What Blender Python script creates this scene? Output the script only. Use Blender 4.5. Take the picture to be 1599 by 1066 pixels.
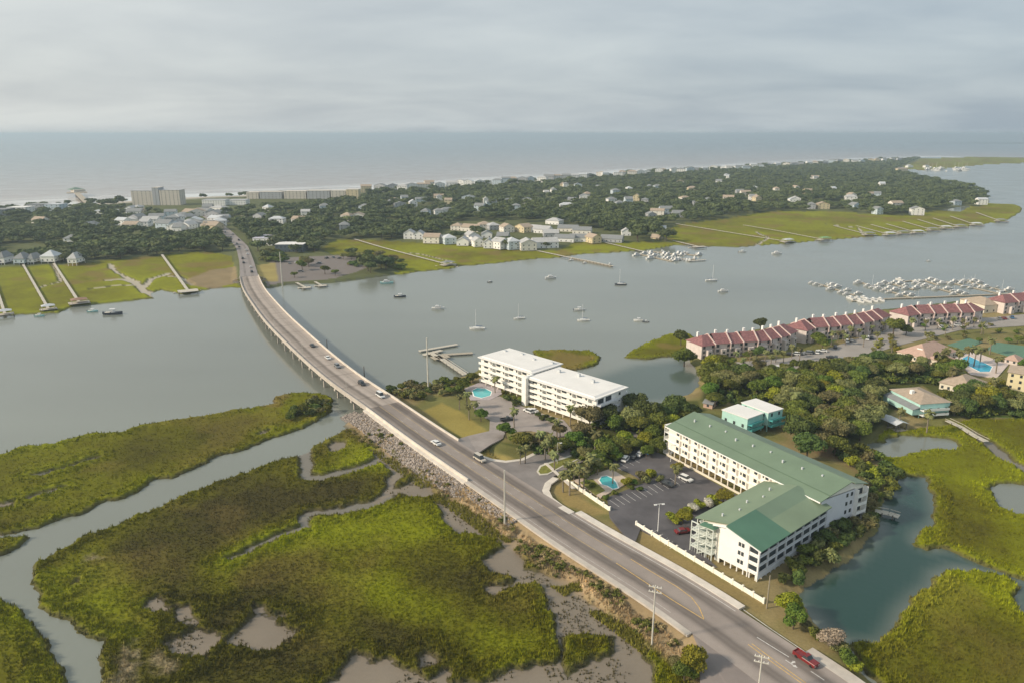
import bpy, math, random
import numpy as np
from mathutils import Vector, Matrix
R = math.radians
S = bpy.context.scene
for o in list(bpy.data.objects): bpy.data.objects.remove(o)
COL = S.collection
rnd = random.Random(7)
nr = np.random.default_rng(7)

# ------------------------------------------------------------------ camera
FPX, HC = 1150.0, 115.0
PITCH = math.atan(324 / FPX)
cd = bpy.data.cameras.new('camera'); cam = bpy.data.objects.new('camera', cd); COL.objects.link(cam)
cam.location = (0, 0, HC); cam.rotation_euler = (R(90) - PITCH, 0, 0)
cd.sensor_width = 36; cd.lens = 36 * FPX / 1599; cd.clip_start = 1; cd.clip_end = 200000
S.camera = cam
S.view_settings.view_transform = 'Standard'; S.view_settings.look = 'None'
S.view_settings.exposure = 0.17; S.view_settings.gamma = 1
S.render.resolution_x = 1024; S.render.resolution_y = 682

# ------------------------------------------------------------------ light
SUN_EL, SUN_AZ = 30.0, 256.0          # azimuth clockwise from +Y
sdir = Vector((math.sin(R(SUN_AZ)) * math.cos(R(SUN_EL)), math.cos(R(SUN_AZ)) * math.cos(R(SUN_EL)), math.sin(R(SUN_EL))))
sl = bpy.data.lights.new('sun', 'SUN'); so = bpy.data.objects.new('sun', sl); COL.objects.link(so)
sl.energy = 3.6; sl.angle = R(5.0); sl.color = (1.0, 0.86, 0.68)
so.rotation_euler = (-sdir).to_track_quat('-Z', 'Y').to_euler()
W = bpy.data.worlds.new('World'); S.world = W; W.use_nodes = True
nt = W.node_tree; nt.nodes.clear()
def N(t, ty, **k):
    n = t.nodes.new(ty)
    for a, b in k.items():
        if a.startswith('_'): n.inputs[a[1:].replace('_', ' ')].default_value = b
        else: setattr(n, a, b)
    return n
wo = N(nt, 'ShaderNodeOutputWorld'); bg = N(nt, 'ShaderNodeBackground'); bg.inputs[1].default_value = 0.11
sky = N(nt, 'ShaderNodeTexSky', sky_type='NISHITA', sun_disc=False, sun_elevation=R(SUN_EL), sun_rotation=R(SUN_AZ), dust_density=3.0, altitude=100)
tc = N(nt, 'ShaderNodeTexCoord'); sep = N(nt, 'ShaderNodeSeparateXYZ'); nt.links.new(tc.outputs['Generated'], sep.inputs[0])
def mth(t, op, a, b=None, c=None):
    n = t.nodes.new('ShaderNodeMath'); n.operation = op
    for i, v in enumerate((a, b, c)):
        if v is None: continue
        if isinstance(v, (int, float)): n.inputs[i].default_value = v
        else: t.links.new(v, n.inputs[i])
    return n.outputs[0]
dz = mth(nt, 'ADD', mth(nt, 'MAXIMUM', sep.outputs[2], 0.0), 0.16)
cmb = N(nt, 'ShaderNodeCombineXYZ')
nt.links.new(mth(nt, 'DIVIDE', sep.outputs[0], dz), cmb.inputs[0]); nt.links.new(mth(nt, 'DIVIDE', sep.outputs[1], dz), cmb.inputs[1])
mp = N(nt, 'ShaderNodeMapping'); mp.inputs['Rotation'].default_value = (0, 0, 0.5); mp.inputs['Scale'].default_value = (0.9, 1.15, 1)
nt.links.new(cmb.outputs[0], mp.inputs[0])
cn = N(nt, 'ShaderNodeTexNoise', _Scale=0.9, _Detail=9.0, _Roughness=0.52, _Distortion=0.3); nt.links.new(mp.outputs[0], cn.inputs[0])
cr = N(nt, 'ShaderNodeValToRGB'); nt.links.new(cn.outputs[0], cr.inputs[0])
cr.color_ramp.elements[0].position = 0.33; cr.color_ramp.elements[0].color = (2.95, 3.6, 4.2, 1)
cr.color_ramp.elements[1].position = 0.67; cr.color_ramp.elements[1].color = (4.35, 4.95, 5.3, 1)
# thin overcast, brighter and warmer towards the sun
sv = N(nt, 'ShaderNodeVectorMath', operation='DOT_PRODUCT'); nt.links.new(tc.outputs['Generated'], sv.inputs[0])
sv.inputs[1].default_value = Vector((sdir.x, sdir.y + 0.35, 0.1)).normalized()
glow = mth(nt, 'POWER', mth(nt, 'MAXIMUM', mth(nt, 'MULTIPLY_ADD', sv.outputs['Value'], 0.5, 0.5), 0.0), 2.0)
gm = N(nt, 'ShaderNodeMix', data_type='RGBA', blend_type='ADD'); nt.links.new(glow, gm.inputs[0])
nt.links.new(cr.outputs[0], gm.inputs[6]); gm.inputs[7].default_value = (2.7, 2.2, 1.5, 1)
# clearer blue-grey low in the far right, pale lit band at the horizon
mx = N(nt, 'ShaderNodeMix', data_type='RGBA'); mx.inputs[0].default_value = 0.86
nt.links.new(sky.outputs[0], mx.inputs[6]); nt.links.new(gm.outputs[2], mx.inputs[7])
nt.links.new(mx.outputs[2], bg.inputs[0]); nt.links.new(bg.outputs[0], wo.inputs[0])

# ------------------------------------------------------------------ helpers
def at(px, py, z=0.0):
    """point at height z seen at a pixel of the 1599x1066 survey picture"""
    x, y = px - 799.5, 533 - py
    d = (x, FPX * math.cos(PITCH) + y * math.sin(PITCH), -FPX * math.sin(PITCH) + y * math.cos(PITCH))
    t = (z - HC) / d[2]
    return Vector((d[0] * t, d[1] * t, z))
def atn(pts, z=0.5): return np.array([at(p[0], p[1], z)[:2] for p in pts])
def pixof(P):
    z = P[2] - HC; dep = P[1] * math.cos(PITCH) - z * math.sin(PITCH); up = P[1] * math.sin(PITCH) + z * math.cos(PITCH)
    return 799.5 + FPX * P[0] / dep, 533 - FPX * up / dep
def hashn(ix, iy, s):
    h = (ix.astype(np.int64) * 374761393 + iy.astype(np.int64) * 668265263 + s * 974711) & 0xffffffff
    h = ((h ^ (h >> 13)) * 1274126177) & 0xffffffff
    return ((h ^ (h >> 16)) & 0xffff) / 65535.0
def vnoise(x, y, s=0):
    ix, iy = np.floor(x), np.floor(y); fx, fy = x - ix, y - iy
    fx = fx * fx * (3 - 2 * fx); fy = fy * fy * (3 - 2 * fy)
    a, b, c, d = hashn(ix, iy, s), hashn(ix + 1, iy, s), hashn(ix, iy + 1, s), hashn(ix + 1, iy + 1, s)
    return (a * (1 - fx) + b * fx) * (1 - fy) + (c * (1 - fx) + d * fx) * fy
def fbm(x, y, sc, o=4, s=0):
    v = 0; a = 1; t = 0
    for i in range(o):
        v = v + a * vnoise(x / sc * 2 ** i + 17.3 * i, y / sc * 2 ** i - 9.1 * i, s + i); t += a; a *= 0.5
    return v / t
def sdpoly(X, Y, P, far=40.0):
    """signed distance, positive inside; clipped at far"""
    out = np.full(X.shape, -far)
    m = (X > P[:, 0].min() - far) & (X < P[:, 0].max() + far) & (Y > P[:, 1].min() - far) & (Y < P[:, 1].max() + far)
    x, y = X[m], Y[m]
    d2 = np.full(x.shape, 1e12); ins = np.zeros(x.shape, bool); n = len(P)
    for i in range(n):
        ax, ay = P[i]; bx, by = P[(i + 1) % n]; dx, dy = bx - ax, by - ay
        t = np.clip(((x - ax) * dx + (y - ay) * dy) / (dx * dx + dy * dy + 1e-9), 0, 1)
        d2 = np.minimum(d2, (x - ax - t * dx) ** 2 + (y - ay - t * dy) ** 2)
        if ay != by:
            c = (ay > y) != (by > y); ins ^= c & (x < (bx - ax) * (y - ay) / (by - ay) + ax)
    d = np.sqrt(d2); out[m] = np.where(ins, d, -np.minimum(d, far)); return out
def sdline(X, Y, P, far=40.0):
    """distance to a polyline and parameter (index + t)"""
    D = np.full(X.shape, far); T = np.zeros(X.shape)
    m = (X > P[:, 0].min() - far) & (X < P[:, 0].max() + far) & (Y > P[:, 1].min() - far) & (Y < P[:, 1].max() + far)
    x, y = X[m], Y[m]; d = np.full(x.shape, far); tt = np.zeros(x.shape)
    for i in range(len(P) - 1):
        ax, ay = P[i][:2]; bx, by = P[i + 1][:2]; dx, dy = bx - ax, by - ay
        t = np.clip(((x - ax) * dx + (y - ay) * dy) / (dx * dx + dy * dy + 1e-9), 0, 1)
        q = np.hypot(x - ax - t * dx, y - ay - t * dy); b = q < d
        d[b] = q[b]; tt[b] = i + t[b]
    D[m] = d; T[m] = tt; return D, T
def sstep(a, b, x): t = np.clip((x - a) / (b - a), 0, 1); return t * t * (3 - 2 * t)

# ------------------------------------------------------------------ materials
MATS = {}
def mat(name, col, rough=0.75, var=0.12, scale=0.6, bump=0.0, bscale=4.0, metal=0.0, col2=None, objvar=0.0, spec=0.4, detail=4.0, trans=0.0):
    if name in MATS: return MATS[name]
    m = bpy.data.materials.new(name); m.use_nodes = True; t = m.node_tree; b = t.nodes['Principled BSDF']
    b.inputs['Roughness'].default_value = rough; b.inputs['Metallic'].default_value = metal; b.inputs['Specular IOR Level'].default_value = spec
    g = N(t, 'ShaderNodeNewGeometry')
    n = N(t, 'ShaderNodeTexNoise', _Scale=scale, _Detail=detail, _Roughness=0.6); t.links.new(g.outputs['Position'], n.inputs[0])
    mr = N(t, 'ShaderNodeMapRange'); mr.inputs[1].default_value = 0.3; mr.inputs[2].default_value = 0.7; t.links.new(n.outputs[0], mr.inputs[0])
    mx = N(t, 'ShaderNodeMix', data_type='RGBA'); t.links.new(mr.outputs[0], mx.inputs[0])
    c2 = col2 or tuple(c * (1 - var) for c in col); c1 = tuple(min(1, c * (1 + var)) for c in col) if not col2 else col
    mx.inputs[6].default_value = (*c2, 1); mx.inputs[7].default_value = (*c1, 1)
    out = mx.outputs[2]
    if objvar:
        oi = N(t, 'ShaderNodeObjectInfo'); h = N(t, 'ShaderNodeHueSaturation'); t.links.new(out, h.inputs['Color'])
        t.links.new(mth(t, 'MULTIPLY_ADD', oi.outputs['Random'], objvar * 0.12, 0.5 - objvar * 0.06), h.inputs['Hue'])
        t.links.new(mth(t, 'MULTIPLY_ADD', oi.outputs['Random'], objvar, 1 - objvar / 2), h.inputs['Value']); out = h.outputs[0]
    t.links.new(out, b.inputs['Base Color'])
    if bump:
        n2 = N(t, 'ShaderNodeTexNoise', _Scale=bscale, _Detail=3.0); t.links.new(g.outputs['Position'], n2.inputs[0])
        bp = N(t, 'ShaderNodeBump'); bp.inputs['Strength'].default_value = bump; bp.inputs['Distance'].default_value = 0.3
        t.links.new(n2.outputs[0], bp.inputs['Height']); t.links.new(bp.outputs[0], b.inputs['Normal'])
    MATS[name] = m; return m
def leafmat(name, dark, light, scale=0.45, objvar=0.5):
    m = mat(name, light, 0.75, col2=dark, scale=scale, objvar=objvar, spec=0.2, detail=5.0)
    return m
def covermat(name, rough0=0.9, rough1=0.35, sc=(0.9, 6.0), amp=0.35, bump=0.6, bd=0.4):
    """material whose land-cover colour comes from the survey attribute, broken up by noise"""
    m = bpy.data.materials.new(name); m.use_nodes = True; t = m.node_tree; b = t.nodes['Principled BSDF']
    a = N(t, 'ShaderNodeAttribute', attribute_name='cover'); w = N(t, 'ShaderNodeAttribute', attribute_name='wet')
    g = N(t, 'ShaderNodeNewGeometry')
    n1 = N(t, 'ShaderNodeTexNoise', _Scale=sc[0], _Detail=6.0, _Roughness=0.7); n2 = N(t, 'ShaderNodeTexNoise', _Scale=sc[1], _Detail=3.0, _Roughness=0.7)
    for n in (n1, n2): t.links.new(g.outputs['Position'], n.inputs[0])
    s = mth(t, 'ADD', mth(t, 'MULTIPLY', n1.outputs[0], 1.0), mth(t, 'MULTIPLY', n2.outputs[0], 0.8))
    f = mth(t, 'MULTIPLY_ADD', mth(t, 'SUBTRACT', s, 0.9), mth(t, 'MULTIPLY', mth(t, 'SUBTRACT', 1.15, w.outputs['Fac']), amp * 3.4), 1.0)
    f = mth(t, 'MAXIMUM', f, 0.25)
    v = N(t, 'ShaderNodeVectorMath', operation='SCALE'); t.links.new(a.outputs['Color'], v.inputs[0]); t.links.new(f, v.inputs['Scale'])
    t.links.new(v.outputs[0], b.inputs['Base Color'])
    t.links.new(mth(t, 'MULTIPLY_ADD', w.outputs['Fac'], rough1 - rough0, rough0), b.inputs['Roughness'])
    t.links.new(mth(t, 'MULTIPLY_ADD', w.outputs['Fac'], 0.45, 0.06), b.inputs['Specular IOR Level'])
    bp = N(t, 'ShaderNodeBump'); bp.inputs['Distance'].default_value = bd
    t.links.new(mth(t, 'MULTIPLY', mth(t, 'SUBTRACT', 1.0, w.outputs['Fac']), bump), bp.inputs['Strength'])
    t.links.new(s, bp.inputs['Height']); t.links.new(bp.outputs[0], b.inputs['Normal'])
    return m
white = mat('white_paint', (0.87, 0.86, 0.82), 0.6, 0.05, 0.3)
cream = mat('cream_stucco', (0.72, 0.66, 0.54), 0.8, 0.08, 0.4)
cream2 = mat('pale_cream_stucco', (0.88, 0.84, 0.73), 0.8, 0.06, 0.4)
panelm = mat('door_panel', (0.46, 0.42, 0.36), 0.6, 0.05, 0.6)
glass = mat('window_glass', (0.05, 0.06, 0.065), 0.15, 0.3, 0.3, spec=0.6)
glassb = mat('bluish_glass', (0.10, 0.13, 0.16), 0.15, 0.3, 0.3, spec=0.6)
screenm = mat('porch_screen', (0.035, 0.045, 0.05), 0.6, 0.4, 0.25)
greenroof = mat('sage_metal_roof', (0.160, 0.225, 0.148), 0.5, 0.09, 0.12, bump=0.1, bscale=1.5, spec=0.4)
greenroof2 = mat('faded_sage_metal_roof', (0.195, 0.255, 0.160), 0.5, 0.08, 0.12)
greenroof3 = mat('shaded_slope_and_seam_green', (0.10, 0.16, 0.10), 0.6, 0.08, 0.15)
emerald = mat('emerald_metal_roof', (0.085, 0.185, 0.120), 0.55, 0.1, 0.15)
wroof = mat('white_membrane_roof', (0.80, 0.78, 0.74), 0.6, 0.05, 0.15)
redroof = mat('red_tile_roof', (0.25, 0.115, 0.112), 0.85, 0.3, 0.8, bump=0.3)
pinkwall = mat('pale_pink_stucco', (0.66, 0.58, 0.53), 0.8, 0.10, 0.4)
tanroof = mat('tan_shingle_roof', (0.40, 0.32, 0.24), 0.85, 0.15, 0.7)
pinkroof = mat('pinkish_tan_shingle_roof', (0.48, 0.33, 0.26), 0.85, 0.12, 0.7)
greyroof = mat('grey_shingle_roof', (0.24, 0.25, 0.25), 0.85, 0.15, 0.7)
silver = mat('silver_metal_roof', (0.55, 0.57, 0.58), 0.45, 0.08, 0.3)
teal = mat('teal_paint', (0.10, 0.42, 0.40), 0.7, 0.1, 0.4)
aqua = mat('aqua_paint', (0.42, 0.66, 0.60), 0.7, 0.08, 0.4)
concrete = mat('pale_concrete', (0.50, 0.45, 0.39), 0.85, 0.14, 0.3, bump=0.1)
concrete2 = mat('bright_concrete', (0.66, 0.60, 0.52), 0.85, 0.12, 0.35)
wood = mat('weathered_wood', (0.40, 0.35, 0.27), 0.85, 0.2, 1.2)
woodl = mat('pale_dock_wood', (0.52, 0.48, 0.40), 0.85, 0.15, 1.0)
pile = mat('piling_wood', (0.13, 0.11, 0.09), 0.9, 0.3, 1.0)
metalg = mat('galvanised_steel', (0.55, 0.55, 0.52), 0.5, 0.08, 0.3, metal=0.2)
yellowp = mat('yellow_paint', (0.62, 0.40, 0.12), 0.7, 0.25, 1.0)
linep = mat('white_road_paint', (0.62, 0.60, 0.56), 0.7, 0.25, 1.2)
asph = mat('dark_asphalt', (0.105, 0.098, 0.102), 0.85, 0.3, 0.10, bump=0.2)
asphl = mat('worn_asphalt', (0.24, 0.215, 0.20), 0.9, 0.18, 0.15, bump=0.15)
asphp = mat('pale_paving', (0.32, 0.28, 0.255), 0.9, 0.14, 0.2)
poolw = mat('pool_water', (0.07, 0.50, 0.50), 0.15, 0.15, 0.5)
poolb = mat('blue_pool_water', (0.02, 0.38, 0.55), 0.15, 0.15, 0.3)
bark = mat('bark', (0.11, 0.085, 0.06), 0.95, 0.3, 2.0)
palmbark = mat('palm_bark', (0.24, 0.20, 0.15), 0.95, 0.25, 2.0)
rockm = mat('riprap_stone', (0.36, 0.315, 0.265), 0.9, 0.6, 0.9, objvar=0.3)
tyre = mat('tyre_rubber', (0.02, 0.02, 0.02), 0.9, 0.1)
canvas = mat('blue_canvas', (0.05, 0.10, 0.22), 0.8, 0.1)
L_oak = leafmat('oak_leaves', (0.055, 0.075, 0.012), (0.205, 0.220, 0.035))
L_dark = leafmat('dark_leaves', (0.035, 0.058, 0.014), (0.135, 0.17, 0.040))
L_yel = leafmat('yellow_green_leaves', (0.14, 0.15, 0.012), (0.33, 0.33, 0.025))
L_grn = leafmat('bright_green_leaves', (0.055, 0.095, 0.012), (0.16, 0.215, 0.03))
L_gry = leafmat('grey_olive_leaves', (0.09, 0.095, 0.030), (0.29, 0.275, 0.10))
L_palm = leafmat('palm_fronds', (0.08, 0.09, 0.025), (0.26, 0.26, 0.10))
L_tan = leafmat('tan_twigs', (0.22, 0.17, 0.12), (0.42, 0.34, 0.25))
L_white = leafmat('pale_blossom', (0.35, 0.35, 0.26), (0.75, 0.72, 0.62))
L_far = leafmat('far_leaves', (0.038, 0.058, 0.020), (0.150, 0.175, 0.060), scale=0.05, objvar=0.3)

# ------------------------------------------------------------------ mesh accumulator
class MB:
    def __init__(s, o=(0, 0, 0), u=(1, 0)):
        s.v = []; s.f = []; s.fr(o, u)
    def fr(s, o, u):
        L = math.hypot(u[0], u[1]); s.o = Vector(o); s.U = Vector((u[0] / L, u[1] / L, 0)); s.V = Vector((-s.U.y, s.U.x, 0)); return s
    def p(s, a, b, z): return s.o + s.U * a + s.V * b + Vector((0, 0, z))
    def poly(s, pts):
        i = len(s.v); s.v += [s.p(*q) for q in pts]; s.f.append(tuple(range(i, i + len(pts)))); return s
    def hexa(s, q):      # 8 local points, bottom 4 then top 4
        i = len(s.v); s.v += [s.p(*x) for x in q]
        for f in ((3, 2, 1, 0), (4, 5, 6, 7), (0, 1, 5, 4), (1, 2, 6, 5), (2, 3, 7, 6), (3, 0, 4, 7)): s.f.append(tuple(i + k for k in f))
        return s
    def box(s, a0, a1, b0, b1, z0, z1, taper=0.0):
        t = taper
        return s.hexa([(a0, b0, z0), (a1, b0, z0), (a1, b1, z0), (a0, b1, z0), (a0 + t, b0 + t, z1), (a1 - t, b0 + t, z1), (a1 - t, b1 - t, z1), (a0 + t, b1 - t, z1)])
    def prism(s, prof, a0, a1):   # profile in (b,z), extruded along a
        i = len(s.v); n = len(prof)
        s.v += [s.p(a0, b, z) for b, z in prof] + [s.p(a1, b, z) for b, z in prof]
        s.f.append(tuple(range(i, i + n))); s.f.append(tuple(range(i + 2 * n - 1, i + n - 1, -1)))
        for k in range(n): s.f.append((i + k, i + n + k, i + n + (k + 1) % n, i + (k + 1) % n))
        return s
    def prismb(s, prof, b0, b1):  # profile in (a,z), extruded along b
        i = len(s.v); n = len(prof)
        s.v += [s.p(a, b0, z) for a, z in prof] + [s.p(a, b1, z) for a, z in prof]
        s.f.append(tuple(range(i + n - 1, i - 1, -1))); s.f.append(tuple(range(i + n, i + 2 * n)))
        for k in range(n): s.f.append((i + (k + 1) % n, i + n + (k + 1) % n, i + n + k, i + k))
        return s
    def tube(s, A, B, r0, r1=None, n=8):
        A, B = Vector(A), Vector(B); r1 = r0 if r1 is None else r1
        d = (B - A).normalized(); x = d.orthogonal().normalized(); y = d.cross(x); i = len(s.v)
        for P, r in ((A, r0), (B, r1)):
            for k in range(n):
                w = 2 * math.pi * k / n; s.v.append(P + x * math.cos(w) * r + y * math.sin(w) * r)
        for k in range(n): s.f.append((i + k, i + (k + 1) % n, i + n + (k + 1) % n, i + n + k))
        s.f.append(tuple(range(i + n - 1, i - 1, -1))); s.f.append(tuple(range(i + n, i + 2 * n))); return s
    def mesh(s, name, m, org=(0, 0, 0)):
        me = bpy.data.meshes.new(name); o = Vector(org)
        me.from_pydata([tuple(v - o) for v in s.v], [], s.f); me.materials.append(m); me.update(); return me
def obj(name, me, parent=None, loc=(0, 0, 0), rot=0.0, scale=None):
    o = bpy.data.objects.new(name, me); COL.objects.link(o); o.parent = parent; o.location = loc
    if rot: o.rotation_euler = (0, 0, rot)
    if scale: o.scale = scale if isinstance(scale, tuple) else (scale,) * 3
    return o
def tag(o, label, cat, group=None):
    o['label'] = label; o['category'] = cat
    if group: o['group'] = group
    return o
def struct(o, kind='structure'): o['kind'] = kind; return o
def thing(name, label, cat, loc=(0, 0, 0), rot=0.0, group=None):
    o = obj(name, None, None, loc, rot); o.empty_display_size = 0.5; return tag(o, label, cat, group)
def part(name, mb, m, root):
    """mesh in world coordinates, parented to an unrotated root"""
    return obj(name, mb.mesh(name, m, root.location), root)
def copy_tree(o, loc, rot=0.0, label=None, group=None, scale=None):
    r = o.copy(); COL.objects.link(r); r.location = loc; r.rotation_euler = (0, 0, rot)
    if scale: r.scale = (scale,) * 3
    if label: r['label'] = label
    if group: r['group'] = group
    for ch in KIDS.get(o.name, []):
        c = ch.copy(); COL.objects.link(c); c.parent = r
        for g in KIDS.get(ch.name, []):
            d = g.copy(); COL.objects.link(d); d.parent = c
    return r
KIDS = {}
def kids(root):
    cs = [o for o in bpy.data.objects if o.parent == root]
    if cs:
        KIDS[root.name] = cs
        for c in cs: kids(c)
def npmesh(name, V, F, m, smooth=False, attrs=None):
    """V (n,3), F (k,3|4) arrays -> mesh"""
    me = bpy.data.meshes.new(name); k = F.shape[1]
    me.vertices.add(len(V)); me.vertices.foreach_set('co', V.astype(np.float32).ravel())
    me.loops.add(F.size); me.loops.foreach_set('vertex_index', F.astype(np.int32).ravel())
    me.polygons.add(len(F)); me.polygons.foreach_set('loop_start', np.arange(0, F.size, k, dtype=np.int32))
    me.polygons.foreach_set('loop_total', np.full(len(F), k, np.int32))
    me.polygons.foreach_set('use_smooth', np.full(len(F), smooth))
    if attrs:
        for an, (ty, arr) in attrs.items():
            a = me.attributes.new(an, ty, 'POINT'); a.data.foreach_set('color' if ty == 'FLOAT_COLOR' else 'value', arr.astype(np.float32).ravel())
    me.update(calc_edges=True); me.materials.append(m); return me

# ------------------------------------------------------------------ road survey (ground coordinates, metres)
RC = np.array([(86, 95, 2.2), (72, 116, 2.2), (59.8, 135.9, 2.2), (41.6, 164.4, 2.2), (20.1, 190.5, 2.2), (2, 216.2, 2.4), (-18.1, 241.9, 3.3), (-37, 267.1, 4.2), (-56.4, 294.8, 5), (-75.2, 320.1, 5.6),
    (-92.6, 347.7, 5.9), (-109.3, 375.8, 6.1), (-125.5, 404.3, 6.2), (-141.3, 432.9, 6.1), (-155.6, 460.9, 5.8), (-170, 490.3, 5.4), (-184.3, 519.7, 5), (-197.5, 549.6, 4.5), (-209.7, 579.9, 4.1),
    (-221.2, 610.5, 3.7), (-232.2, 640, 3.3), (-243.8, 670.6, 3), (-255.8, 701, 2.8), (-267.9, 731.4, 2.6), (-280.5, 762.8, 2.4), (-309.5, 821.3, 2.3), (-339, 879.7, 2.2), (-368.7, 936.6, 2.2), (-420, 1030, 2.2), (-480, 1140, 2.2)])
RW = np.array([16.5, 16.5, 16.5, 16.2, 15.6, 15, 14.8, 14.6, 14.6, 14.6, 14.8, 15, 15.4, 15.4, 15, 14.6, 14.4, 14.4, 14.2, 13.6, 13, 12.4, 12.2, 12, 12, 11, 11, 10, 10, 9])
_s = np.r_[0, np.cumsum(np.linalg.norm(np.diff(RC[:, :2], axis=0), axis=1))]
SL = _s[-1]; ss = np.linspace(0, SL, 420)
def smooth(a):
    for _ in range(30): a = np.r_[a[:1], (a[:-2] + 2 * a[1:-1] + a[2:]) / 4, a[-1:]]
    return a
CX, CY, CZ, CW = [smooth(np.interp(ss, _s, q)) for q in (RC[:, 0], RC[:, 1], RC[:, 2], RW)]
TX, TY = np.gradient(CX), np.gradient(CY); _n = np.hypot(TX, TY); TX /= _n; TY /= _n
NX, NY = TY, -TX                      # right-hand side, i.e. east
CLINE = np.c_[CX, CY]
def rd(s, off=0.0, z=0.0):
    i = np.interp(s, ss, np.arange(len(ss)))
    f = lambda a: float(np.interp(i, np.arange(len(ss)), a))
    return Vector((f(CX) + off * f(NX), f(CY) + off * f(NY), f(CZ) + z))
def s_near(x, y):
    k = int(np.argmin((CX - x) ** 2 + (CY - y) ** 2)); return float(ss[k])
S_AB = s_near(-54, 291); S_FAR = s_near(-212, 586)     # where the bridge leaves and reaches land
def ribbon(name, s0, s1, o0, o1, dz, m, n=None, thick=0.0, parent=None):
    n = n or max(2, int((s1 - s0) / 2.5)); V = []; 
    for s in np.linspace(s0, s1, n):
        a0 = o0(s) if callable(o0) else o0; a1 = o1(s) if callable(o1) else o1
        V += [rd(s, a0, dz), rd(s, a1, dz)]
        if thick: V += [rd(s, a0, dz - thick), rd(s, a1, dz - thick)]
    F = []; k = 4 if thick else 2
    for i in range(n - 1):
        a, b = i * k, (i + 1) * k
        F.append((a, a + 1, b + 1, b))
        if thick: F += [(a + 2, b + 2, b + 3, a + 3), (a, b, b + 2, a + 2), (a + 1, a + 3, b + 3, b + 1)]
    if thick: F += [(0, 2, 3, 1), (b, b + 1, b + 3, b + 2)]
    me = bpy.data.meshes.new(name); org = parent.location if parent else Vector((0, 0, 0))
    me.from_pydata([tuple(v - org) for v in V], [], F); me.materials.append(m); me.update()
    return obj(name, me, parent)

# ------------------------------------------------------------------ land survey polygons (picture pixels)
P_M1 = [(-160,745),(-60,722),(0,710),(40,695),(85,692),(120,682),(150,676),(190,674),(215,662),(240,660),(300,650),(350,642),(400,636),(430,628),(425,620),(450,614),(480,612),(510,616),(520,625),(515,640),(500,654),(480,664),(460,672),(430,682),(400,695),(385,702),(340,712),(300,730),(270,745),(240,747),(215,765),(190,775),(150,790),(120,803),(90,810),(60,822),(0,833),(-60,842),(-160,850)]
P_M1b = [(-160,860),(-60,848),(0,837),(50,833),(40,843),(20,855),(0,866),(-60,885),(-160,920)]
P_M2 = [(48,882),(70,868),(95,858),(120,842),(150,828),(190,815),(215,802),(250,790),(300,766),(340,752),(380,738),(420,722),(450,712),(478,703),(500,690),(520,680),(535,670),(545,668),(562,670),(572,660),(600,650),(760,700),(900,830),(1100,1000),(1180,1110),(1180,1200),(160,1200),(156,1110),(156,1065),(155,1025),(162,1000),(150,995),(132,990),(105,965),(68,942),(50,915)]
P_M4 = [(-160,915),(0,932),(20,945),(40,960),(60,980),(80,1005),(95,1030),(105,1060),(118,1110),(125,1200),(-160,1200)]
P_D1 = [(585,702),(612,705),(645,722),(672,748),(675,770),(660,778),(622,768),(600,777),(585,786),(570,788),(592,770),(612,748),(618,735),(600,720)]
P_D1i = [(613,762),(622,750),(638,732),(648,738),(641,752),(626,763)]
P_D2 = [(676,784),(716,780),(735,800),(768,825),(800,835),(822,842),(812,870),(815,885),(850,893),(878,898),(901,915),(935,952),(986,982),(1003,1009),(1020,1053),(1035,1200),(690,1200),(700,1060),(760,1056),(790,1050),(820,1040),(864,1036),(872,985),(861,935),(855,915),(840,905),(800,915),(770,925),(765,912),(790,905),(800,898),(775,892),(765,872),(785,848),(760,838),(731,835),(702,827),(688,804)]
P_D2i = [(878,989),(915,984),(959,992),(955,1023),(918,1033),(881,1053),(872,1016)]
P_D3 = [[(247,942),(305,935),(320,945),(312,970),(345,990),(335,1015),(312,1027),(302,1025),(285,1007),(295,985),(270,965)], [(355,992),(375,975),(400,960),(437,970),(440,985),(412,1010),(383,1020),(345,1012)], [(518,1062),(530,1045),(550,1035),(560,1040),(580,1050),(640,1045),(700,1050),(700,1200),(520,1200)], [(425,668),(408,672),(405,676),(416,676)], [(512,695),(522,688),(540,689),(532,697),(518,702)], [(655,1015),(672,1012),(675,1030),(660,1034)], [(-60,792),(0,785),(22,781),(15,790),(-60,800)], [(108,905),(118,902),(117,910),(106,913)]]
P_TAN = [[(180,1040),(200,1010),(215,1025),(205,1090),(178,1090)], [(225,1035),(245,1018),(268,1035),(258,1052),(235,1050)], [(135,865),(150,858),(156,868),(142,875)]]
CR_A = [(474,698),(476,725),(482,742),(505,743),(535,736),(565,727),(596,715)]
CR_B = [(606,776),(575,790),(520,797),(482,803),(474,812),(474,822),(440,832),(405,850),(360,872)]
CR_C = [(60,830),(0,834),(-60,838)]
P_U1 = [(600,650),(590,625),(605,608),(640,600),(665,604),(700,590),(725,583),(745,575),(760,556),(800,555),(850,575),(890,590),(935,612),(975,630),(1000,640),(1020,630),(1045,618),(1075,612),(1092,600),(1093,580),(1078,562),(1080,545),(1100,525),(1180,512),(1250,500),(1340,485),(1420,478),(1500,468),(1560,462),(1650,452),(1900,430),(1900,640),(1650,648),(1560,653),(1520,650),(1480,662),(1420,668),(1385,668),(1370,685),(1345,690),(1400,730),(1398,760),(1380,780),(1376,815),(1360,845),(1330,872),(1290,892),(1258,915),(1262,945),(1292,990),(1330,1010),(1345,1040),(1420,1110),(1500,1200),(1180,1200),(1100,1000),(900,830),(760,700)]
P_M8 = [(828,546),(875,545),(920,546),(942,557),(937,567),(915,574),(880,580),(850,572)]
P_M9 = [(971,557),(987,546),(1015,532),(1042,522),(1070,517),(1090,528),(1080,556),(1045,555),(1010,560)]
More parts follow.
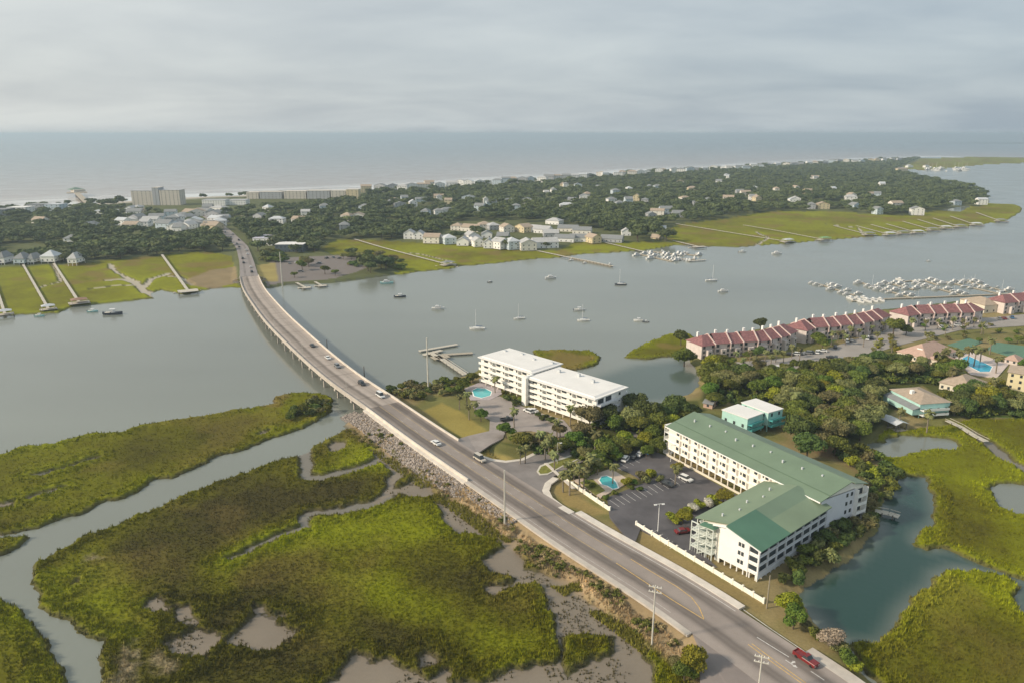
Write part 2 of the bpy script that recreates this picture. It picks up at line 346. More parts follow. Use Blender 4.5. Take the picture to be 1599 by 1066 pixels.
P_M10 = [(1290,700),(1345,690),(1385,668),(1480,662),(1520,650),(1560,653),(1650,648),(1900,640),(2300,760),(2300,1300),(1500,1300),(1420,1110),(1345,1040),(1330,1010),(1400,740)]
P_W1 = [(1240,935),(1258,915),(1285,898),(1330,876),(1358,848),(1374,825),(1372,800),(1385,775),(1395,755),(1415,742),(1445,743),(1455,770),(1462,800),(1455,820),(1430,835),(1432,850),(1450,858),(1480,856),(1510,868),(1550,885),(1580,898),(1599,905),(1650,925),(1800,970),(1800,1010),(1650,965),(1599,955),(1585,935),(1592,915),(1570,895),(1530,888),(1490,885),(1460,895),(1450,915),(1430,930),(1405,955),(1390,985),(1375,1003),(1340,1003),(1325,1000),(1300,985),(1275,960)]
P_D5 = [(1310,712),(1340,697),(1380,685),(1400,676),(1440,678),(1500,688),(1490,696),(1440,705),(1400,712),(1350,716)]
P_D7 = [(1540,760),(1565,750),(1599,755),(1640,770),(1640,800),(1580,800),(1550,785)]
P_D8 = [(940,562),(975,575),(1000,590),(985,598),(940,590),(900,585),(915,575)]
P_D9 = [(985,568),(1010,562),(1040,572),(1062,582),(1040,590),(1000,600),(1015,585)]
CR_D = [(1515,672),(1545,690),(1580,722),(1620,745),(1700,770)]
P_NL = [(-700,560),(-300,515),(0,492),(90,488),(115,478),(150,474),(240,465),(235,457),(250,452),(290,460),(330,450),(360,448),(378,449),(378,390),(330,380),(-900,420)]
P_NR = [(418,449),(450,441),(520,437),(560,432),(600,428),(620,429),(660,423),(700,420),(720,415),(770,411),(830,404),(870,402),(910,396),(960,394),(1010,390),(1060,382),(1080,384),(1150,386),(1250,378),(1350,370),(1430,363),(1500,355),(1570,345),(1592,332),(1597,326),(1590,320),(1560,318),(1530,315),(1500,330),(1300,320),(900,340),(400,380)]
P_U2 = [(-1500,352),(-200,334),(-60,330),(0,325),(100,320),(200,314),(300,308),(400,304),(560,298),(700,289),(850,280),(1000,269),(1150,261),(1300,252),(1400,248),(1440,247),(1425,254),(1405,262),(1395,268),(1430,276),(1480,286),(1520,293),(1540,303),(1545,314),(1530,322),(1500,322),(1440,333),(1400,337),(1340,333),(1280,330),(1200,330),(1130,342),(1060,350),(1030,365),(1050,378),(1000,378),(960,380),(900,378),(870,392),(810,390),(700,380),(640,378),(560,374),(520,376),(500,388),(520,398),(560,398),(600,408),(625,425),(600,430),(520,440),(450,443),(415,449),(404,440),(385,440),(372,446),(362,400),(340,394),(300,394),(220,402),(120,412),(0,418),(-200,424),(-900,440)]
P_BAR = [(1400,252),(1440,247.5),(1520,245),(1600,245.5),(1900,247),(1900,258),(1600,255),(1540,257),(1480,263),(1440,266),(1415,264)]
P_BEACH = [(-1500,352),(-200,334),(-60,330),(0,325),(100,320),(200,314),(300,308),(400,304),(560,298),(700,289),(850,280),(1000,269),(1150,261),(1300,252),(1400,248),(1460,245)]
P_LOTN = [(418,447),(405,425),(430,405),(470,402),(520,400),(560,402),(590,412),(560,425),(520,437),(450,441)]
Z_BR = [[(330,880),(400,830),(480,812),(560,795),(650,775),(700,830),(640,850),(560,850),(480,855),(400,870),(350,920)], [(60,900),(150,850),(200,900),(230,960),(200,1010),(130,960)], [(500,905),(620,890),(780,960),(850,1000),(800,1060),(700,1000),(600,960)], [(540,690),(640,690),(640,740),(480,742)]]
Z_DK = [[(200,860),(330,790),(470,752),(560,745),(540,780),(400,820),(330,870),(260,950),(230,900)], [(320,940),(420,890),(520,920),(480,1000),(560,1040),(400,1060),(300,1060)], [(640,880),(760,900),(740,960),(640,930)], [(570,960),(700,970),(690,1030),(560,1010)]]
Z_DR = [[(1440,740),(1520,780),(1560,860),(1480,850),(1450,800)], [(1320,1000),(1450,980),(1560,960),(1640,1010),(1640,1200),(1300,1200)]]

# ------------------------------------------------------------------ terrain sheet
nth = 1180; rs = [82.0]
while rs[-1] < 5200: rs.append(rs[-1] + max(0.33, rs[-1] ** 2 * 1.05e-5))
rs = np.array(rs); th = np.radians(np.linspace(-53, 53, nth))
Rg, Tg = np.meshgrid(rs, th, indexing='ij')
X = (Rg * np.sin(Tg)).ravel(); Y = (Rg * np.cos(Tg)).ravel()
wob = 0.006 * np.hypot(X, Y) + 0.6
Xw = X + (fbm(X, Y, 9, 4, 3) - 0.5) * 4.0 + (fbm(X, Y, 2.0, 2, 5) - 0.5) * 1.6
Yw = Y + (fbm(X, Y, 9, 4, 13) - 0.5) * 4.0 + (fbm(X, Y, 2.0, 2, 15) - 0.5) * 1.6
sd = lambda P, far=40.0, warp=True: sdpoly(Xw if warp else X, Yw if warp else Y, atn(P), far)
marsh = sd(P_M1)
for P in (P_M1b, P_M2, P_M4, P_M8, P_M9, P_M10, P_NL, P_NR, P_BAR): marsh = np.maximum(marsh, sd(P))
def cut(a, P, far=40.0): return np.minimum(a, -sd(P, far))
mud = np.full(X.shape, -40.0)
for P in (P_D1, P_D2, *P_D3):
    q = sd(P); q = q + (fbm(X, Y, 7, 5, 21) - 0.5) * 14.0 if P in P_D3[:3] else q + (fbm(X, Y, 6, 4, 22) - 0.5) * 5.0
    mud = np.maximum(mud, q)
for P in (P_D1i, P_D2i): mud = np.minimum(mud, -sd(P))
marsh = np.minimum(marsh, -mud); marsh = cut(marsh, P_W1)
for P in (P_D5, P_D7): marsh = np.minimum(marsh, -sd(P) + (fbm(X, Y, 6, 3, 23) - 0.45) * 5)
creek = np.full(X.shape, 40.0)
for P, w0, w1 in ((CR_A, 2.0, 1.7), (CR_B, 2.2, 0.7), (CR_C, 1.3, 1.0), (CR_D, 1.6, 2.4)):
    d, t = sdline(Xw, Yw, atn(P)); creek = np.minimum(creek, d - (w0 + (w1 - w0) * t / (len(P) - 1)))
# small tidal creeks in the far left marsh
for P, w in (([(243,463),(222,452),(210,440),(190,436),(170,438)], 3.0), ([(222,452),(235,436),(262,428)], 2.2), ([(210,440),(180,424),(172,412)], 1.6), ([(300,445),(280,432),(262,432)], 1.5), ([(140,452),(180,446),(222,446)], 1.3), ([(152,713),(120,722),(90,733),(55,742)], 0.55), ([(95,760),(60,770),(40,778)], 0.5), ([(84,415),(95,440),(60,450)], 1.0), ([(720,420),(700,408),(660,398),(640,395)], 1.2), ([(1180,384),(1200,372),(1180,362)], 1.4), ([(1350,369),(1340,356),(1290,350)], 1.4)):
    d, t = sdline(Xw, Yw, atn(P)); creek = np.minimum(creek, d - w)
inmarsh = (marsh > 0)
marsh = np.minimum(marsh, creek)
up = np.maximum(sdpoly(X, Y, atn(P_U1, 1.3)), sdpoly(X, Y, atn(P_U2, 1.0), 60.0)) + (fbm(X, Y, 5, 3, 31) - 0.5) * 2.0
up = np.minimum(up, -sd(P_W1)); up = np.minimum(up, -sd(P_D5))
# the road bank
rdD, rdT = sdline(X, Y, CLINE, 60.0); ri = np.clip(rdT, 0, len(CX) - 1.001); i0 = ri.astype(int)
rz = CZ[i0] + (ri - i0) * (CZ[np.minimum(i0 + 1, len(CZ) - 1)] - CZ[i0]); rw = CW[i0] / 2
rs_ = np.interp(ri, np.arange(len(ss)), ss)
land_s = (rs_ < S_AB) | (rs_ > S_FAR)
side = np.sign((X - CX[i0]) * NX[i0] + (Y - CY[i0]) * NY[i0])
bank = np.where(land_s, rw + 6.0 - rdD + (fbm(X, Y, 4, 3, 41) - 0.5) * 2.5, -40)
lawns = sdpoly(X, Y, atn([(600,640),(700,600),(760,640),(860,720),(860,770),(760,720)], 1.5))
def up_z(x, y): return 1.25 + 0.25 * fbm(x, y, 30, 2, 51) + np.where(y > 480, 0.5, 0.0) * fbm(x, y, 60, 2, 52)
Z = np.full(X.shape, -1.0)
Z = np.where(mud > -3, np.maximum(Z, -0.35 + sstep(-3, 0.5, mud) * 0.43), Z)
Z = np.where(mud > 0, 0.06 + 0.14 * (fbm(X, Y, 10, 4, 61) - 0.5), Z)
Z = np.where((creek < 0) & inmarsh, 0.03 + 0.05 * fbm(X, Y, 5, 2, 62), Z)
nearf = np.clip(1.6 - np.hypot(X, Y) / 450, 0.15, 1.0)
tus = fbm(X, Y, 1.9, 3, 71); tus2 = fbm(X, Y, 8, 3, 75)
tus3 = fbm(X, Y, 0.8, 2, 73)
mh = sstep(-0.3, 1.4, marsh)
edge = np.exp(-np.clip(marsh - 1.5, 0, 60) / 5.0)
Zm = -0.15 + mh * (0.5 + (tus - 0.42) * 0.40 * (0.25 + 2.0 * edge) * nearf * 1.4 + (tus3 - 0.5) * 0.28 * nearf + tus2 * 0.35 + edge * 0.4)
Z = np.where(marsh > -0.3, np.maximum(Z, Zm), Z)
zu = up_z(X, Y)
Z = np.where(up > -2, np.maximum(Z, -0.4 + sstep(-2, 4, up) * (zu + 0.4)), Z)
zb = rz - 0.3 - np.clip(rdD - rw - 0.3, 0, 30) * 0.42
Z = np.where(land_s & (rdD < rw + 14), np.maximum(Z, zb), Z)
Z = np.where(land_s & (rdD < rw + 0.6), rz - 0.3, Z)
under = (~land_s) & (rdD < rw + 3); Z = np.where(under, np.minimum(Z, 0.8), Z)
beach, _ = sdline(X, Y, atn(P_BEACH), 300.0)
# colours of the land cover (albedo)
def C(*c): return np.array(c)
big = fbm(X, Y, 45, 4, 81); mid = fbm(X, Y, 11, 4, 85); fine = fbm(X, Y, 2.6, 3, 87)
br = np.full(X.shape, 0.34)
for P in Z_BR: br = np.maximum(br, sstep(-14, 10, sd(P)) * 0.95)
for P in Z_DK: br = br - sstep(-12, 8, sd(P)) * 0.34
m2 = sd(P_M2, 5) > 0
br = np.where(m2, br, 0.55)
br = np.where(sd(P_M1) > 0, 0.42, br); br = np.where(sd(P_M4) > 0, 0.62, br)
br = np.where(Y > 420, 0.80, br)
br = np.where((sd(P_M10) > 0) & (Y < 400), 0.72, br)
for P in Z_DR: br = br - sstep(-8, 8, sd(P)) * 0.42
br = br + np.exp(-np.clip(marsh, 0, 60) / 5.0) * 0.42 + (big - 0.5) * 0.85 + (mid - 0.5) * 0.4 + (fine - 0.5) * 0.3
br = np.clip(br, 0, 1.15)[:, None]
ramp = lambda t, a, b, c: np.where(t < 0.5, a + (b - a) * t * 2, b + (c - b) * (t - 0.5) * 2)
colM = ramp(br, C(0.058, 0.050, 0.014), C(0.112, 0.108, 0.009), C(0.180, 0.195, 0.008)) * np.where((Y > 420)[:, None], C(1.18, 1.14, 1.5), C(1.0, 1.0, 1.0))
rusty = (sstep(0.56, 0.74, fbm(X, Y, 22, 3, 91)) * np.where(Y > 300, 0.75, 0.25))[:, None]
colM = colM * (1 - rusty) + C(0.20, 0.145, 0.045) * rusty
tan = np.full(X.shape, -40.0)
for P in P_TAN: tan = np.maximum(tan, sd(P))
t_ = (sstep(-1.5, 2.5, tan + (fine - 0.5) * 6) * 0.85)[:, None]; colM = colM * (1 - t_) + C(0.33, 0.27, 0.17) * t_
colMud = C(0.215, 0.178, 0.132) * (0.86 + 0.3 * mid[:, None])
dryg = sstep(0.35, 0.65, fbm(X, Y, 16, 3, 93))[:, None]
colU = C(0.17, 0.165, 0.055) * (1 - dryg) + C(0.27, 0.215, 0.10) * dryg
colU = colU * (0.75 + 0.5 * mid[:, None])
far_u = (Y > 480)[:, None]
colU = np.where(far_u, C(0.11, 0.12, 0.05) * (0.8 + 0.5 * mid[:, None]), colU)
colB = C(0.36, 0.265, 0.155) * (0.6 + 0.8 * mid[:, None])
sandc = C(0.52, 0.47, 0.40)
cover = np.tile(C(0.10, 0.11, 0.09), (len(X), 1))
cover = np.where((mud > 0)[:, None], colMud, cover)
cover = np.where(((creek < 0) & inmarsh)[:, None], np.where((Y > 420)[:, None], C(0.42, 0.37, 0.28), C(0.19, 0.175, 0.145)), cover)
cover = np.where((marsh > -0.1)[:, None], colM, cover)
# bare mud banks at the marsh edge, their dark shadow line put into the colour
bk = (sstep(1.5, 0.3, marsh) * (marsh > -0.3) * 0.75)[:, None]
cover = cover * (1 - bk) + C(0.075, 0.062, 0.045) * bk
cover = np.where((up > 0)[:, None], colU, cover)
wl = (np.where(land_s & (side < 0) & (Y < 330), sstep(rw + 12, rw + 8, rdD) * sstep(-1, 1.0, rw + 12 - rdD), 0) * 0.9)[:, None]
cover = cover * (1 - wl) + colB * wl
lot = sdpoly(X, Y, atn(P_LOTN, 1.0)); cover = np.where((lot > 0)[:, None], C(0.21, 0.185, 0.17), cover)
for P, c in (([(660,640),(690,628),(725,645),(770,680),(735,688),(700,672)], C(0.30, 0.245, 0.07)), ([(740,720),(760,700),(800,712),(812,722),(790,724),(760,724)], C(0.29, 0.235, 0.08)), ([(858,752),(880,760),(950,800),(925,805),(880,788)], C(0.31, 0.235, 0.09)), ([(985,818),(1060,862),(1200,945),(1185,958),(1020,866),(985,850)], C(0.27, 0.205, 0.085)), ([(372,440),(368,415),(330,420),(280,440),(330,450)], C(0.26, 0.20, 0.11)), ([(404,440),(400,415),(430,410),(435,440)], C(0.33, 0.27, 0.10)), ([(1480,640),(1560,628),(1640,630),(1640,650),(1520,650)], C(0.08, 0.16, 0.03)), ([(1270,520),(1320,512),(1345,520),(1290,536)], C(0.08, 0.16, 0.03)), ([(1395,505),(1440,495),(1460,505),(1420,520)], C(0.08, 0.16, 0.03)), ([(1095,625),(1108,580),(1150,594),(1290,588),(1372,600),(1500,590),(1560,600),(1640,620),(1640,648),(1500,648),(1440,600),(1395,640),(1370,670),(1320,700),(1250,690),(1215,640),(1150,628)], C(0.085, 0.095, 0.028)), ([(780,690),(850,700),(960,660),(1000,625),(1090,625),(1100,650),(1045,690),(1040,710),(960,722),(900,745),(880,740),(870,710),(830,705)], C(0.085, 0.095, 0.028)), ([(1260,690),(1330,700),(1340,720),(1290,715),(1240,690)], C(0.24, 0.17, 0.09))):
    q = sdpoly(X, Y, atn(P, 1.5), 10.0); w_ = (sstep(-1.2, 1.2, q + (mid - 0.5) * 2))[:, None]; cover = cover * (1 - w_) + c * (0.8 + 0.4 * mid[:, None]) * w_
bs = (sstep(75, 25, beach) * (up > 0) * (Y > 900))[:, None]; cover = cover * (1 - bs) + sandc * bs
bar = sd(P_BAR) > 0; cover = np.where(bar[:, None] & (beach < 60)[:, None], sandc, cover)
wet = np.clip(np.where(mud > 0, 0.75, 0) + np.where((creek < 0) & inmarsh, 0.6, 0), 0, 1) * (up < 0)
def grid_faces(nr_, nc):
    i = np.arange(nr_ - 1)[:, None] * nc + np.arange(nc - 1)[None, :]; i = i.ravel()
    return np.stack([i, i + 1, i + nc + 1, i + nc], 1)
F = grid_faces(len(rs), nth)[:, ::-1]
keep = (Z[F].max(1) > -0.9)
F = F[keep]; used = np.unique(F); remap = np.full(len(X), -1); remap[used] = np.arange(len(used)); F = remap[F]
rgba = np.c_[cover, np.ones(len(cover))][used]
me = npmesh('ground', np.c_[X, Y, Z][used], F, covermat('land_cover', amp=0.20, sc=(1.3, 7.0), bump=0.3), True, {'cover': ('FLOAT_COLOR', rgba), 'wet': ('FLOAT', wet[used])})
struct(obj('ground', me))
MARSH, UP, MUD = marsh, up, mud
GR = (rs, th)
def gz(x, y):
    """ground height from the terrain grid"""
    r = math.hypot(x, y); a = math.atan2(x, y)
    i = int(np.clip(np.searchsorted(rs, r), 1, len(rs) - 1)); j = int(round((a - th[0]) / (th[1] - th[0]))); j = min(max(j, 0), nth - 1)
    return float(Z[i * nth + j])

# ------------------------------------------------------------------ water sheet to the horizon
rw_ = [60.0]
while rw_[-1] < 60000: rw_.append(rw_[-1] * 1.012 + 1)
rw_ = np.array(rw_); thw = np.radians(np.linspace(-70, 70, 300))
A, B = np.meshgrid(rw_, thw, indexing='ij'); WX, WY = (A * np.sin(B)).ravel(), (A * np.cos(B)).ravel()
bp = atn(P_BEACH); dS, _ = sdline(WX, WY, bp, 6000.0)
bi = np.interp(WX, bp[:, 0], bp[:, 1]); off = (WY > bi) & (WX < bp[-1, 0]) | (WY > 2600 + 0.35 * (WX - 1700)) & (WX >= bp[-1, 0])
sed = np.where(off, np.exp(-dS / 1500.0), 0)[:, None]
river = C(0.205, 0.222, 0.190); pond = C(0.018, 0.056, 0.044); sea = C(0.075, 0.125, 0.145); silt = C(0.35, 0.265, 0.205)
wc = np.tile(river, (len(WX), 1)); wc = wc * (0.80 + 0.40 * fbm(WX * 0.6 + WY * 0.25, WY * 1.4, 130, 5, 5))[:, None]
wc = np.where(off[:, None], sea * (1 - sed) + silt * sed, wc)
pm = sstep(-5, 5, sdpoly(WX, WY, atn(P_W1, 0)))[:, None]; wc = wc * (1 - pm) + pond * pm
pm = sstep(-6, 6, sdpoly(WX, WY, atn([(930,590),(990,570),(1095,560),(1100,620),(1040,625),(985,630)], 0)))[:, None]; wc = wc * (1 - 0.6 * pm) + pond * pm * 0.6
foam = (off & (dS < 260)) * sstep(260, 60, dS) * sstep(0.36, 0.6, fbm(WX * 0.25, dS, 26, 3, 9)); foam = np.clip(foam + off * sstep(95, 45, dS) * 0.9, 0, 1)[:, None]
wc = wc * (1 - foam) + C(0.75, 0.74, 0.70) * foam
wm = bpy.data.materials.new('water'); wm.use_nodes = True; t = wm.node_tree; b = t.nodes['Principled BSDF']
a = N(t, 'ShaderNodeAttribute', attribute_name='cover'); t.links.new(a.outputs['Color'], b.inputs['Base Color'])
b.inputs['Roughness'].default_value = 0.22; b.inputs['IOR'].default_value = 1.40
g = N(t, 'ShaderNodeNewGeometry')
n1 = N(t, 'ShaderNodeTexNoise', _Scale=0.5, _Detail=3.0); n2 = N(t, 'ShaderNodeTexNoise', _Scale=0.02, _Detail=4.0)
for n in (n1, n2): t.links.new(g.outputs['Position'], n.inputs[0])
bp_ = N(t, 'ShaderNodeBump'); bp_.inputs['Strength'].default_value = 0.22; bp_.inputs['Distance'].default_value = 0.25; t.links.new(n1.outputs[0], bp_.inputs['Height']); t.links.new(bp_.outputs[0], b.inputs['Normal'])
t.links.new(mth(t, 'MULTIPLY_ADD', n2.outputs[0], 0.20, 0.05), b.inputs['Roughness'])
me = npmesh('water', np.c_[WX, WY, np.zeros(len(WX))], grid_faces(len(rw_), 300)[:, ::-1], wm, True, {'cover': ('FLOAT_COLOR', np.c_[wc, np.ones(len(wc))])})
struct(obj('water', me))
# low land on the horizon at the right
o = MB().poly([(5200, 9600, 6), (17000, 9200, 6), (17000, 12500, 6), (5600, 11500, 6)])
V = []; n = 60
for i in range(n):
    x = 5000 + i * 210; w_ = 700 * math.sin(math.pi * min(1, i / 12 + 0.03) / 2)
    V += [(x, 9700 - 0.05 * x - w_ / 2, -1), (x, 9700 - 0.05 * x, 9 * min(1, i / 10) + rnd.uniform(-1, 3)), (x, 9900 - 0.05 * x + w_, -1)]
F_ = []
for i in range(n - 1): F_ += [(3 * i, 3 * i + 3, 3 * i + 4, 3 * i + 1), (3 * i + 1, 3 * i + 4, 3 * i + 5, 3 * i + 2)]
me = bpy.data.meshes.new('far_shore'); me.from_pydata(V, [], F_); me.materials.append(mat('far_shore', (0.05, 0.07, 0.05))); struct(obj('far_shore', me))
# haze: pale air over the whole place
hz = MB().box(-45000, 45000, -400, 61500, -3, 128)
hm = bpy.data.materials.new('haze'); hm.use_nodes = True; t = hm.node_tree; t.nodes.clear()
ho = N(t, 'ShaderNodeOutputMaterial'); pv = N(t, 'ShaderNodeVolumePrincipled'); t.links.new(pv.outputs[0], ho.inputs['Volume'])
pv.inputs['Color'].default_value = (0.70, 0.86, 0.98, 1); pv.inputs['Density'].default_value = 1.25e-4; pv.inputs['Anisotropy'].default_value = 0.2
if True: struct(obj('haze', hz.mesh('haze', hm)), 'stuff')

# ------------------------------------------------------------------ road surface and markings
def road_at(px, py, dz=0.0):
    z = 2.2
    for _ in range(5): P = at(px, py, z); z = rd(s_near(P.x, P.y)).z
    return at(px, py, z + dz)
def rpx(px, py): P = road_at(px, py); return s_near(P.x, P.y)
def slab(name, pts, m, thick=0.4, z=None, kind='structure', pix=True):
    V = [at(p[0], p[1], p[2] if len(p) > 2 else z) if pix else Vector((p[0], p[1], p[2] if len(p) > 2 else z)) for p in pts]
    n = len(V); ar = sum(V[i].x * V[(i + 1) % n].y - V[(i + 1) % n].x * V[i].y for i in range(n))
    if ar < 0: V.reverse()
    W_ = V + [v - Vector((0, 0, thick)) for v in V]
    F = [tuple(range(n))] + [((i + 1) % n, i, n + i, n + (i + 1) % n) for i in range(n)]
    me = bpy.data.meshes.new(name); me.from_pydata([tuple(v) for v in W_], [], F); me.materials.append(m); me.update()
    o = obj(name, me)
    if kind: struct(o, kind)
    return o
def strip(name, P, w, m, th=0.0, kind='structure'):
    V, F = [], []
    for i, p in enumerate(P):
        d = (P[min(i + 1, len(P) - 1)] - P[max(i - 1, 0)]); d.z = 0; d.normalize(); n = Vector((-d.y, d.x, 0)) * w / 2
        V += [p - n, p + n, p - n - Vector((0, 0, th)), p + n - Vector((0, 0, th))]
    for i in range(len(P) - 1):
        a, b = 4 * i, 4 * i + 4; F.append((a, b, b + 1, a + 1))
        if th: F += [(a, a + 2, b + 2, b), (a + 1, b + 1, b + 3, a + 3)]
    if th: F += [(0, 1, 3, 2), (b, b + 2, b + 3, b + 1)]
    me = bpy.data.meshes.new(name); me.from_pydata([tuple(v) for v in V], [], F); me.materials.append(m); me.update()
    o = obj(name, me)
    if kind: struct(o, kind)
    return o
def sub(P, n=6):
    out = []
    for i in range(len(P) - 1):
        for k in range(n): out.append(P[i].lerp(P[i + 1], k / n))
    return out + [P[-1]]
hw = lambda s: float(np.interp(s, ss, CW)) / 2
roadm = mat('road_asphalt', (0.30, 0.262, 0.232), 0.9, 0.16, 0.10, bump=0.1)
lanem = mat('dark_lane_asphalt', (0.165, 0.145, 0.138), 0.88, 0.22, 0.09, bump=0.1)
deckm = mat('bridge_deck_concrete', (0.42, 0.365, 0.32), 0.88, 0.12, 0.09)
decklane = mat('worn_deck_lane', (0.21, 0.185, 0.17), 0.88, 0.2, 0.09)
midlane = mat('mid_deck_lane', (0.29, 0.25, 0.225), 0.88, 0.18, 0.09)
covroad = covermat('road_surface', 0.9, 0.8, (0.25, 5.0), 0.10, 0.15, 0.05)
def road_sheet(name, s0, s1, tracks, base, n, parent=None, patch=0.5):
    lat = np.linspace(-1, 1, 61); sv_ = np.linspace(s0, s1, n); V = np.zeros((n, 61, 3)); U = np.zeros((n, 61)); Sg = np.zeros((n, 61))
    for i, s_ in enumerate(sv_):
        c0, h_ = rd(s_), hw(s_); e_ = rd(s_, 1.0) - c0
        U[i] = lat * h_; Sg[i] = s_; V[i] = np.array(c0)[None] + np.array(e_)[None] * U[i][:, None]; V[i, :, 2] += 0.003
    uw = U + (fbm(U * 0 + 3, Sg, 30, 3, 7) - 0.5) * 0.9 + (fbm(U, Sg, 3, 2, 9) - 0.5) * 0.5; col = np.tile(np.array(base), (n, 61, 1))
    for c_, w_, a_ in tracks: k_ = np.exp(-np.abs((uw - c_) / w_) ** 3.0) * a_ * (0.8 + 0.4 * fbm(U, Sg, 14, 3, 11)); col = col * (1 - k_[..., None])
    pt = sstep(0.60, 0.66, fbm(U * 2.5, Sg, 26, 2, 13)) * patch * 0.22; col = col * (1 - pt[..., None]) * (0.93 + 0.14 * fbm(U, Sg, 9, 3, 15))[..., None]
    jt = (np.abs((Sg % 17.5) - 8.7) < 0.35) & (patch == 0); col = np.where(jt[..., None], col * 0.72, col)
    P_ = V.reshape(-1, 3) - (np.array(parent.location) if parent else 0); o_ = obj(name, npmesh(name, P_, grid_faces(n, 61)[:, ::-1] if False else grid_faces(n, 61), covroad, True, {'cover': ('FLOAT_COLOR', np.c_[col.reshape(-1, 3), np.ones(n * 61)]), 'wet': ('FLOAT', np.zeros(n * 61))}), parent)
    return o_ if parent else struct(o_)
struct(ribbon('road_bed', 0, S_AB, lambda s: -hw(s), lambda s: hw(s), 0, roadm, 200, 0.6))
road_sheet('road', 0, S_AB, [(-3.4, 1.9, 0.42), (4.4, 1.9, 0.42), (-4.1, 0.4, 0.15), (-2.6, 0.4, 0.15), (3.7, 0.4, 0.15), (5.1, 0.4, 0.15), (0.3, 1.6, 0.08)], (0.335, 0.290, 0.258), 420)
struct(ribbon('road', S_FAR, SL, lambda s: -hw(s), lambda s: hw(s), 0, mat('far_road_asphalt', (0.27, 0.24, 0.225), 0.9, 0.12, 0.06), 120, 0.6))
S_J = rpx(731, 753)
for a, b in ((-3.6, -1.9), (1.6, 3.8)): struct(ribbon('road_lane', S_FAR, S_FAR + 200, a, b, 0.004, decklane, 60))
fade = mat('faded_yellow_line', (0.46, 0.33, 0.14), 0.8, 0.3, 0.8); fadew = mat('faded_white_line', (0.48, 0.45, 0.41), 0.8, 0.3, 0.8)
for a in (-1.75, 2.45): struct(ribbon('road_line', rpx(960, 870), S_AB, a, a + 0.16, 0.008, fade, 120))
struct(ribbon('road_line', rpx(1161, 949), rpx(880, 800), lambda s: hw(s) - 1.3, lambda s: hw(s) - 1.12, 0.008, linep, 90))
struct(ribbon('road_line', rpx(1050, 960), S_AB, lambda s: -hw(s) + 1.35, lambda s: -hw(s) + 1.5, 0.008, fadew, 120))
def mark(pts, w, m, n=4): strip('road_line', sub([road_at(*p, 0.010) for p in pts], n), w, m)
mark([(962, 878), (1000, 903), (1050, 936), (1099, 966)], 0.22, yellowp)
mark([(985, 872), (1016, 891), (1057, 915), (1080, 932), (1092, 948), (1099, 965)], 0.22, yellowp)
mark([(1168, 1005), (1210, 1036), (1252, 1066), (1300, 1100)], 0.2, yellowp); mark([(1174, 1004), (1216, 1035), (1259, 1066), (1308, 1100)], 0.2, yellowp)
mark([(1182, 994), (1206, 1009), (1232, 1025)], 0.2, linep); mark([(1266, 1047), (1287, 1061)], 0.2, linep)
mark([(1161, 951), (1205, 982), (1256, 1016), (1325, 1064), (1370, 1096)], 0.2, linep)
for k in range(9):
    s0 = rpx(871, 820) + 12 * k
    for off in (-1.2, 2.0): struct(ribbon('road_line', s0, s0 + 3, off, off + 0.14, 0.008, fadew, 3))
# turn arrow painted on the lane
A0 = road_at(1236, 1036, 0.012); d_ = (road_at(1246, 1043) - road_at(1226, 1029)).normalized(); mb = MB(A0, (d_.x, d_.y))
mb.poly([(-1.6, -0.12, 0), (0.6, -0.12, 0), (0.6, 0.12, 0), (-1.6, 0.12, 0)]).poly([(0.6, -0.4, 0.001), (1.5, 0.1, 0.001), (0.6, 0.5, 0.001)]).poly([(-0.4, 0.12, 0.001), (0.0, 0.12, 0.001), (0.0, 0.9, 0.001), (-0.4, 0.9, 0.001)]).poly([(-0.7, 0.9, 0), (0.3, 0.9, 0), (-0.2, 1.5, 0)])
struct(obj('road_arrow', mb.mesh('road_arrow', linep)))
# side street at the bottom, junction and drives on the right
slab('side_street', [(1082, 990, 2.17), (1120, 1012, 2.17), (1185, 1060, 2.17), (1215, 1082, 2.17), (1215, 1180, 2.1), (1096, 1180, 2.0), (1092, 1010, 2.1)], mat('side_street_asphalt', (0.24, 0.205, 0.185), 0.9, 0.12, 0.12), 0.5)
slab('junction', [(752, 711, 3.15), (800, 742, 2.55), (848, 772, 2.25), (850, 755, 2.2), (866, 742, 2.0), (905, 722, 1.7), (960, 700, 1.65), (1000, 680, 1.65), (985, 672, 1.65), (930, 690, 1.65), (875, 702, 1.75), (838, 708, 1.9), (815, 719, 2.2), (790, 722, 2.5), (765, 718, 2.9)], asphl, 0.5)
slab('drive', [(712, 686, 3.65), (746, 707, 3.15), (765, 694, 2.5), (785, 684, 1.8), (790, 672, 1.66), (765, 672, 1.7), (730, 680, 2.4)], asphp, 0.5)
slab('car_park', [(764, 672, 1.64), (792, 674, 1.64), (830, 672, 1.64), (875, 682, 1.64), (900, 678, 1.64), (880, 655, 1.64), (830, 640, 1.64), (780, 618, 1.64), (735, 628, 1.64), (745, 645, 1.64), (765, 655, 1.64)], asphp, 0.4)
slab('drive', [(978, 838, 2.12), (952, 806, 1.9), (962, 800, 1.66), (1002, 820, 1.66), (992, 845, 2.12)], asph, 0.5)
slab('car_park', [(975, 818, 1.64), (952, 806, 1.64), (948, 776, 1.64), (1008, 752, 1.64), (984, 738, 1.64), (958, 727, 1.64), (958, 715, 1.64), (1005, 698, 1.64), (1043, 712, 1.64), (1150, 772, 1.64), (1112, 800, 1.64), (1090, 812, 1.64), (1084, 850, 1.64), (1120, 885, 1.64), (1090, 872, 1.64), (1045, 848, 1.64), (1000, 826, 1.64)], asph, 0.4)
